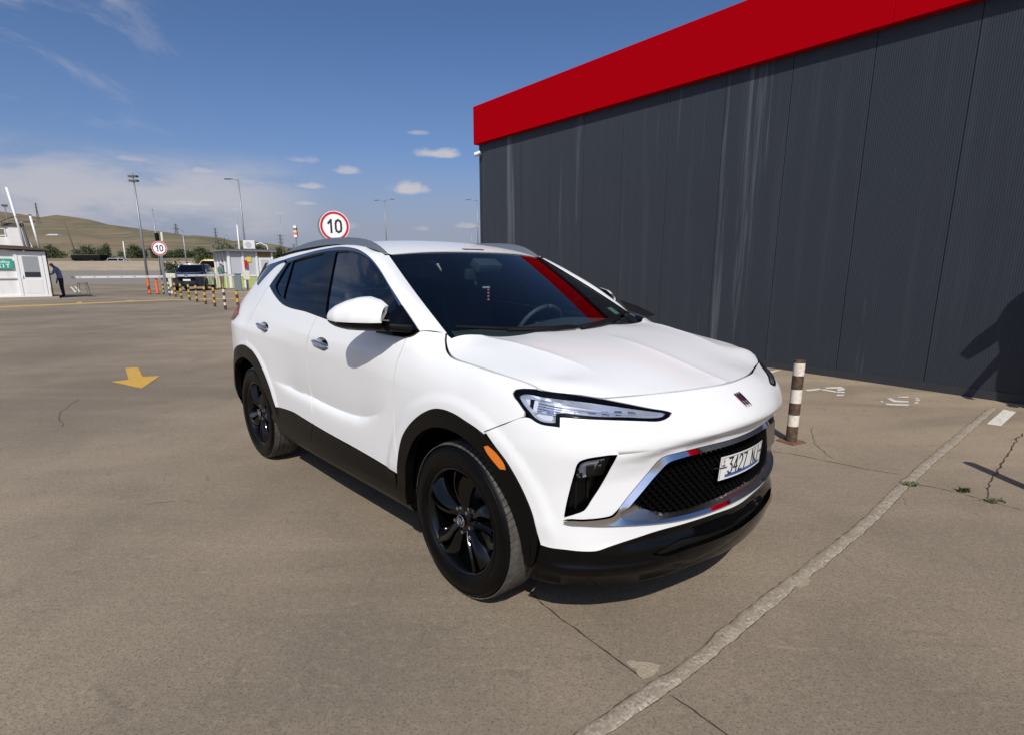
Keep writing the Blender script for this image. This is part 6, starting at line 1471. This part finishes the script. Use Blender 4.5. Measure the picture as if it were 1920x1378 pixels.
lamp_post('pale concrete pole in front of the fence behind the dark car', -47.5, 83, .5, 6.3, [(-.5, .2)], r=.12)
lamp_post('thin lamp post in front of the hillside above the grey booth', -62, 130, 3.2, 9.0, r=.10)
lamp_post('white post at the back of the grey booth', -46.0, 96, 1.0, 7.5, r=.14, m=M['white_frame'], cat='post', name='field_post')
# traffic signal by the far sign, totem behind the car
t = empty('traffic_signal', (-20.6, 33.6, 0)); tag(t, 'dark signal with a small striped pole behind the far speed sign', 'signal'); mb = MB(); mb.tube([(0, 0, 0), (0, 0, 3.0)], .05, 8); mb.build('pole', M['pole'], t); part('signal_head', (-.22, -.08, 2.8), (-.05, .08, 3.45), M['black_matt'], t, .02); part('marker', (.10, -.04, 3.0), (.22, .04, 3.5), M['cream'], t)
t = empty('striped_totem', (-9.1, 23.9, 0)); tag(t, 'slim orange and white banded post top beside the near speed sign', 'post')
mb = MB(); mb.tube([(0, 0, 0), (0, 0, 2.7)], .03, 8); mb.build('pole', M['pole'], t)
for k, mm in enumerate((M['sign_white'], M['orange'], M['b_cream'], M['sign_back'], M['sign_white'])): part('band', (-.06, -.06, 2.7 + k * .09), (.06, .06, 2.79 + k * .09), mm, t)
# ---- grey kiosk behind the barrier
k2 = empty('grey_kiosk'); frame_to(k2, (-23.0, 45.9), (.72, .69)); tag(k2, 'grey kiosk with white posts, a green skirting and a flat roof behind the barrier', 'booth')
L2, D2, H2 = 3.45, 3.4, 2.95
part('wall', (.02, .02, .05), (L2, D2, H2 - .1), M['grey_panel'], k2)
for x in (.0, 1.05, 2.12, 3.35): part('frame_post', (x, -.05, 0), (x + .14, .019, H2 - .12), M['white_frame'], k2)
for y in (.0, .85, 1.7, 2.55, 3.3): part('side_post', (-.04, y, 0), (.019, y + .10, H2 - .12), M['white_frame'], k2)
part('skirting', (.02, -.02, .0), (L2, .018, .92), M['lime'], k2); part('rail', (.0, -.055, .88), (L2, -.021, 1.02), M['white_frame'], k2); part('side_skirting', (-.018, .02, 0), (.018, D2, .92), M['lime'], k2)
mb = MB(); nR = 12; V = []
for i in range(nR + 1):
    y = -.35 + (D2 + .7) * i / nR
    for x, z in ((-.55, H2 - .14), (.2, H2 + .02), (L2 + .3, H2 + .05)): V.append((x, y, z + .02 * (i % 2)))
mb.add(V, grid_faces(nR + 1, 3)); k_ = mb.build('roof', M['pole'], k2); part('roof_edge', (-.3, -.33, H2 - .12), (L2 + .28, -.22, H2 + .04), M['pole'], k2)
part('timber_board', (2.26, -.03, H2 - .52), (3.34, .018, H2 - .16), M['timber'], k2); dd_ = part('door', (2.36, -.035, .1), (3.28, -.0, H2 - .62), M['white_frame'], k2); part('door_pane', (2.5, -.045, 1.05), (3.16, -.036, H2 - .72), M['grey_panel'], dd_)
part('red_box', (1.18, -.16, 1.60), (1.38, -.052, 2.15), M['red'], k2); part('yellow_sticker', (1.42, -.03, 2.02), (1.75, -.0205, 2.42), M['yellow'], k2)
part('ticket_window', (-.03, .95, 1.2), (-.019, 1.6, 1.75), M['pane_dark'], k2); part('red_notice', (-.03, 1.05, 2.05), (-.020, 1.5, 2.18), M['red'], k2)
t = empty('air_conditioner', (-22.0, 47.6, H2 + .05), .6); tag(t, 'white air conditioner unit on the roof of the grey kiosk', 'air conditioner'); part('unit_body', (-.42, -.18, .05), (.42, .18, .72), M['white_frame'], t, .02); mb = MB(); mb.cyl((-.08, -.185, .38), (-.08, -.192, .38), .24, .24, 20); mb.build('fan_grille', M['grey_panel'], t); mb = MB(); mb.tube([(.42, 0, .4), (.9, .1, .55), (1.35, .0, .35), (1.4, -.3, -.3)], .04, 6); mb.build('pipe', M['white_frame'], t, smooth=True)
for xx in (-.3, .3): part('bracket', (xx - .03, -.15, -.03), (xx + .03, .15, .05), M['pole_dark'], t)
# ---- mesh fence behind the dark car
t = empty('mesh_fence', (-30.5, 52, 0), .12); tag(t, 'white wire mesh fence behind the dark car', 'fence')
for i in range(6): part('fence_post', (i * 2.2 - .04, -.04, 0), (i * 2.2 + .04, .04, 1.75), M['white_frame'], t)
mb = MB()
for i in range(5):
    for k in range(12): x = i * 2.2 + .1 + k * .18; mb.box((x - .006, -.006, .1), (x + .006, .006, 1.7))
    for k in range(7): z = .15 + k * .25; mb.box((i * 2.2, -.012, z - .006), (i * 2.2 + 2.2, .0, z + .006))
o = mb.build('wire_mesh', M['white_frame'], t); o['kind'] = 'stuff'
# ---- other vehicles, a plainer tall estate
def suv(label, loc, rz, paint, sc_3, cat='car'):
    o = empty('parked_car', (*loc, 0), rz); o.scale = (sc_3,) * 3; tag(o, label, cat)
    S = np.linspace(0.0, SMAX, 110); rows = []
    zt = lambda s: np.interp(s, [0, .7, 1.0, 1.6, 1.9, 4.3, SMAX], [.955, .96, .99, 1.12, 1.13, 1.13, 1.06])
    keep = []
    for i, s_ in enumerate(S):
        for q in np.linspace(0, 1, 16): keep.append((s_, .26 + (float(zt(s_)) - .26) * q))
    kp = np.array(keep); P = body(kp[:, 0], kp[:, 1]); F = []
    for f in grid_faces(110, 16):
        c = P[list(f)].mean(0)
        if min(math.hypot(c[0] - a, c[2] - .352) for a in (0, -2.596)) < .41 and abs(c[1]) > .75: continue
        F.append(f[::-1])
    b2 = MB(); b2.add(P, F); V2, F2, _ = mir(P, F); b2.add(V2, F2); b2.build('body', paint, o, smooth=True)
    V = [(x, y, float(hood([x], [y])[0][2])) for x in np.linspace(.70, -.25, 12) for y in np.linspace(-.62 - .0, .62, 11)]
    V = [(min(x, .735 - .42 * y * y), y * (1 + .25 * (1 - (x + .25) / .95)), 0) for x, y, z in V]; V = [(x, y, float(hood([x], [y])[0][2]) - .002) for x, y, z in V]
    mk('hood', V, grid_faces(12, 11, True), paint, o)
    # greenhouse
    def ring(z, xf, xr, w): return [(xf, -w * .86, z), (xf - .12, -w, z), (xr + .2, -w, z), (xr, -w * .85, z), (xr, w * .85, z), (xr + .2, w, z), (xf - .12, w, z), (xf, w * .86, z)]
    r0 = ring(1.11, -.22, -3.25, .84); r1 = ring(1.54, -1.0, -3.0, .66); G_ = MB(); G_.add(r0 + r1, [(i, (i + 1) % 8, 8 + (i + 1) % 8, 8 + i) for i in range(8)]); G_.build('windows', M['black_gloss'], o)
    rf_ = ring(1.53, -.98, -3.02, .67); V = rf_ + [(x * .97 - .04, y * .85, 1.60) for x, y, z in rf_]; G_ = MB(); G_.add(V, [(i, (i + 1) % 8, 8 + (i + 1) % 8, 8 + i) for i in range(8)] + [tuple(range(8, 16))]); G_.build('roof', paint, o, bevel=.02)
    for sg_ in (-1, 1):
        for (a, b) in (((-.22, .74, 1.11), (-1.0, .58, 1.545)), ((-3.24, .80, 1.11), (-3.0, .62, 1.54)), ((-1.5, .845, 1.11), (-1.6, .668, 1.54))): G_ = MB(); G_.tube([(a[0], sg_ * a[1], a[2]), (b[0], sg_ * b[1], b[2])], .035, 6); G_.build('pillar', paint, o)
        G_ = MB(); G_.box((-.62, sg_ * .98 - .11, 1.12), (-.50, sg_ * .98 + .11, 1.26)); G_.build('door_mirror', paint, o, bevel=.03)
        v_ = bp([(.45, .90), (.62, .94), (.86, .965), (1.05, .97), (1.02, .90), (.85, .87), (.6, .86)], h=.05, off=.008, flange=.01)
        if sg_ > 0: v_ = mir(*v_)
        mk('headlamp', v_[0], v_[1], M['reflector'], o, v_[2])
        for cx in (0, -2.596):
            G_ = MB(); G_.lathe([(0, -.10), (.20, -.10), (.235, -.108), (.24, -.09), (.25, -.11), (.32, -.10), (.352, -.07), (.352, .07), (.3, .1), (0, .1)], 'y', 28, (cx, 0, .352)); w_ = G_.build('wheel', M['rubber'], o, autosmooth=R(40)); w_.location = (0, sg_ * .79, 0)
            G_ = MB(); G_.box((cx - .43, sg_ * .60 - .16, .30), (cx + .43, sg_ * .60 + .16, .79)); G_.build('wheel_liner', M['cavity'], o)
    v_ = bp([(-.45, .60), (-.48, .80), (0, .82), (.48, .80), (.45, .60), (0, .59)], h=.05, off=.006, flange=.01); mk('grille', v_[0], v_[1], M['black_gloss'], o, v_[2])
    v_ = bp([(-.6, .30), (-.6, .44), (.6, .44), (.6, .30)], h=.05, off=.006, flange=.01); mk('lower_grille', v_[0], v_[1], M['black_matt'], o, v_[2])
    G_ = MB(); G_.box((.835, -.20, .60), (.845, .20, .70)); G_.build('number_plate', M['plate'], o)
    return o
M['navy_paint'] = mat('dark_navy_paint', (.008, .011, .022), .25, 0, 1.0); M['taxi_paint'] = mat('yellow_paint_car', (.72, .48, .03), .3, 0, 1.0); M['white_car'] = mat('white_car_paint', (.7, .7, .7), .3, 0, 1.0)
suv('dark navy car waiting at the barrier behind the white arm', (-22.75, 39.9), R(-72), M['navy_paint'], 1.13)
suv('yellow car standing behind the dark car and the man in green', (-27.0, 50.5), R(-75), M['taxi_paint'], 1.42)
o = suv('pale car on the far road showing only its roof above the low wall', (-81.5, 122), R(10), M['white_car'], 1.25); o.location.z = 1.75
t = empty('cargo_trailer', (-90.0, 122, 2.85), -.05); tag(t, 'long dark trailer parked behind the low wall', 'trailer'); part('trailer_body', (-3.1, -1, .45), (3.1, 1, 1.5), M['black_matt'], t); part('trailer_roof', (-3.15, -1.05, 1.5), (3.15, 1.05, 1.6), M['pole_dark'], t)
for xx in (-2.2, -1.2, 2.0): mb = MB(); mb.lathe([(0, -1.02), (.42, -1.02), (.45, -.8), (.45, .8), (.42, 1.02), (0, 1.02)], 'y', 18, (xx, 0, .45)); mb.build('wheel', M['rubber'], t)
# ---- shrubs and trees
M['leaf'] = mat('shrub_leaf', (.045, .065, .020), .7); n = NB(M['leaf']); oi = n.n('ShaderNodeObjectInfo'); n.col(n.mix(n.ramp(n.noise(n.coord('Object'), 1.2, 4), .35, .7), (.028, .045, .013), (.075, .095, .030))); M['bark'] = mat('bark', (.09, .065, .045), .9)
def bush_mesh(name, nl, rx, ry, rz_, leaf, seed):
    rg3 = np.random.RandomState(seed); V = []; F = []
    cl = rg3.randn(14, 3) * [rx * .45, ry * .45, rz_ * .28] + [0, 0, rz_ * .55]
    for i in range(nl):
        c = cl[rg3.randint(14)] + rg3.randn(3) * [rx * .2, ry * .2, rz_ * .2]; c[2] = max(c[2], .1)
        u = rg3.randn(3); u /= np.linalg.norm(u); v = np.cross(u, rg3.randn(3)); v /= np.linalg.norm(v); L = leaf * rg3.uniform(.6, 1.4); k = len(V)
        V += [c - u * L, c + v * L * .5, c + u * L, c - v * L * .5]; F.append((k, k + 1, k + 2, k + 3))
    me = bpy.data.meshes.new(name); me.from_pydata([tuple(v) for v in V], [], F); me.materials.append(M['leaf']); return me
bms = [bush_mesh('crown', 3200, 3.2, 2.0, 2.6, .19, s_) for s_ in range(3)]
def bush(loc, sc_4, label, k, group=None):
    o = empty('shrub', loc, random.uniform(0, 6)); o.scale = sc_4; tag(o, label, 'shrub', group)
    c = bpy.data.objects.new('crown', bms[k % 3]); link(c, o)
    mb = MB(); mb.tube([(0, 0, -.3), (.1, 0, .8), (.3, .2, 1.6)], [.12, .09, .04], 6); mb.build('trunk', M['bark'], o)
ordn2 = ordn + ['eleventh', 'twelfth', 'thirteenth', 'fourteenth', 'fifteenth', 'sixteenth', 'seventeenth']
rowx = np.linspace(-139, -64, 17)
for i, x in enumerate(rowx): bush((x, 165 + random.uniform(-3, 3), 4.3), (1.0, 1, random.uniform(.75, 1.15)), f'{ordn2[i]} dark green shrub from the left in the hedge line below the hill', i, 'shrubs in the hedge line below the hill')
bush((-38.6, 66, .2), (.6, .6, .62), 'green bush right behind the dark car roof', 1); bush((-36.2, 66, .2), (.6, .6, .75), 'green bush between the dark car and the grey kiosk', 2)
bush((-29.0, 57, 0), (.42, .42, 1.12), 'tall green bush behind the roof of the grey kiosk', 0); bush((-27.6, 57, 0), (.34, .34, 1.02), 'narrow green bush behind the roof of the grey kiosk', 1)
# ---- pylons on the hill
def pylon(label, x, y, z0, h, w):
    o = empty('power_pylon', (x, y, z0), .3); tag(o, label, 'pylon', None); mb = MB(); r = w * .05
    for sx_ in (-1, 1):
        for sy_ in (-1, 1): mb.tube([(sx_ * w / 2, sy_ * w / 2, 0), (sx_ * w * .12, sy_ * w * .12, h * .6), (sx_ * w * .08, sy_ * w * .08, h)], r, 4)
    for k in range(6):
        z0_, z1_ = h * k / 6, h * (k + 1) / 6; ww = lambda z: np.interp(z, [0, h * .6, h], [w / 2, w * .12, w * .08])
        for sy_ in (-1, 1): mb.tube([(-ww(z0_), sy_ * ww(z0_), z0_), (ww(z1_), sy_ * ww(z1_), z1_)], r * .6, 4); mb.tube([(ww(z0_), sy_ * ww(z0_), z0_), (-ww(z1_), sy_ * ww(z1_), z1_)], r * .6, 4)
    q = mb.build('lattice', M['pole_dark'], o); q['kind'] = 'stuff'
    for zz_ in (.62, .78, .94): mb = MB(); mb.tube([(-w * .55, 0, h * zz_), (0, 0, h * (zz_ + .03)), (w * .55, 0, h * zz_)], r, 4); mb.build('cross_arm', M['pole_dark'], o)
def at_hill(px, dist): b = math.atan((px - 975) / 1062 * .975); return dist * math.tan(b), dist, rise(b, dist / math.cos(b))
for px, ds, h, w, lab in ((340, 900, 18, 6, 'lattice pylon on the skyline above the far speed sign'), (89, 700, 26, 4, 'dark pole shaped pylon on the left hillside'), (531, 400, 14, 4, 'lattice pylon beyond the rear of the white car'), (555, 520, 11, 4, 'smaller lattice pylon beside the rear of the white car'), (412, 420, 14, 3, 'pale pole on the hillside left of the street lamp')):
    x, y, z = at_hill(px, ds); pylon(lab, x, y, z - 1, h, w)
t = empty('hill_shed', at_hill(112, 480), .2); tag(t, 'tiny pale roofed shed in the brown field on the hillside', 'shed'); part('shed_wall', (-4, -3, -1), (4, 3, .5), M['farwall'], t); mb = MB(); mb.add([(-4.5, -3.5, .5), (4.5, -3.5, .5), (4.5, 3.5, .5), (-4.5, 3.5, .5), (-3, 0, 1.8), (3, 0, 1.8)], [(0, 1, 5, 4), (2, 3, 4, 5), (1, 2, 5), (3, 0, 4), (0, 3, 2, 1)]); mb.build('shed_roof', M['grey_panel'], t)
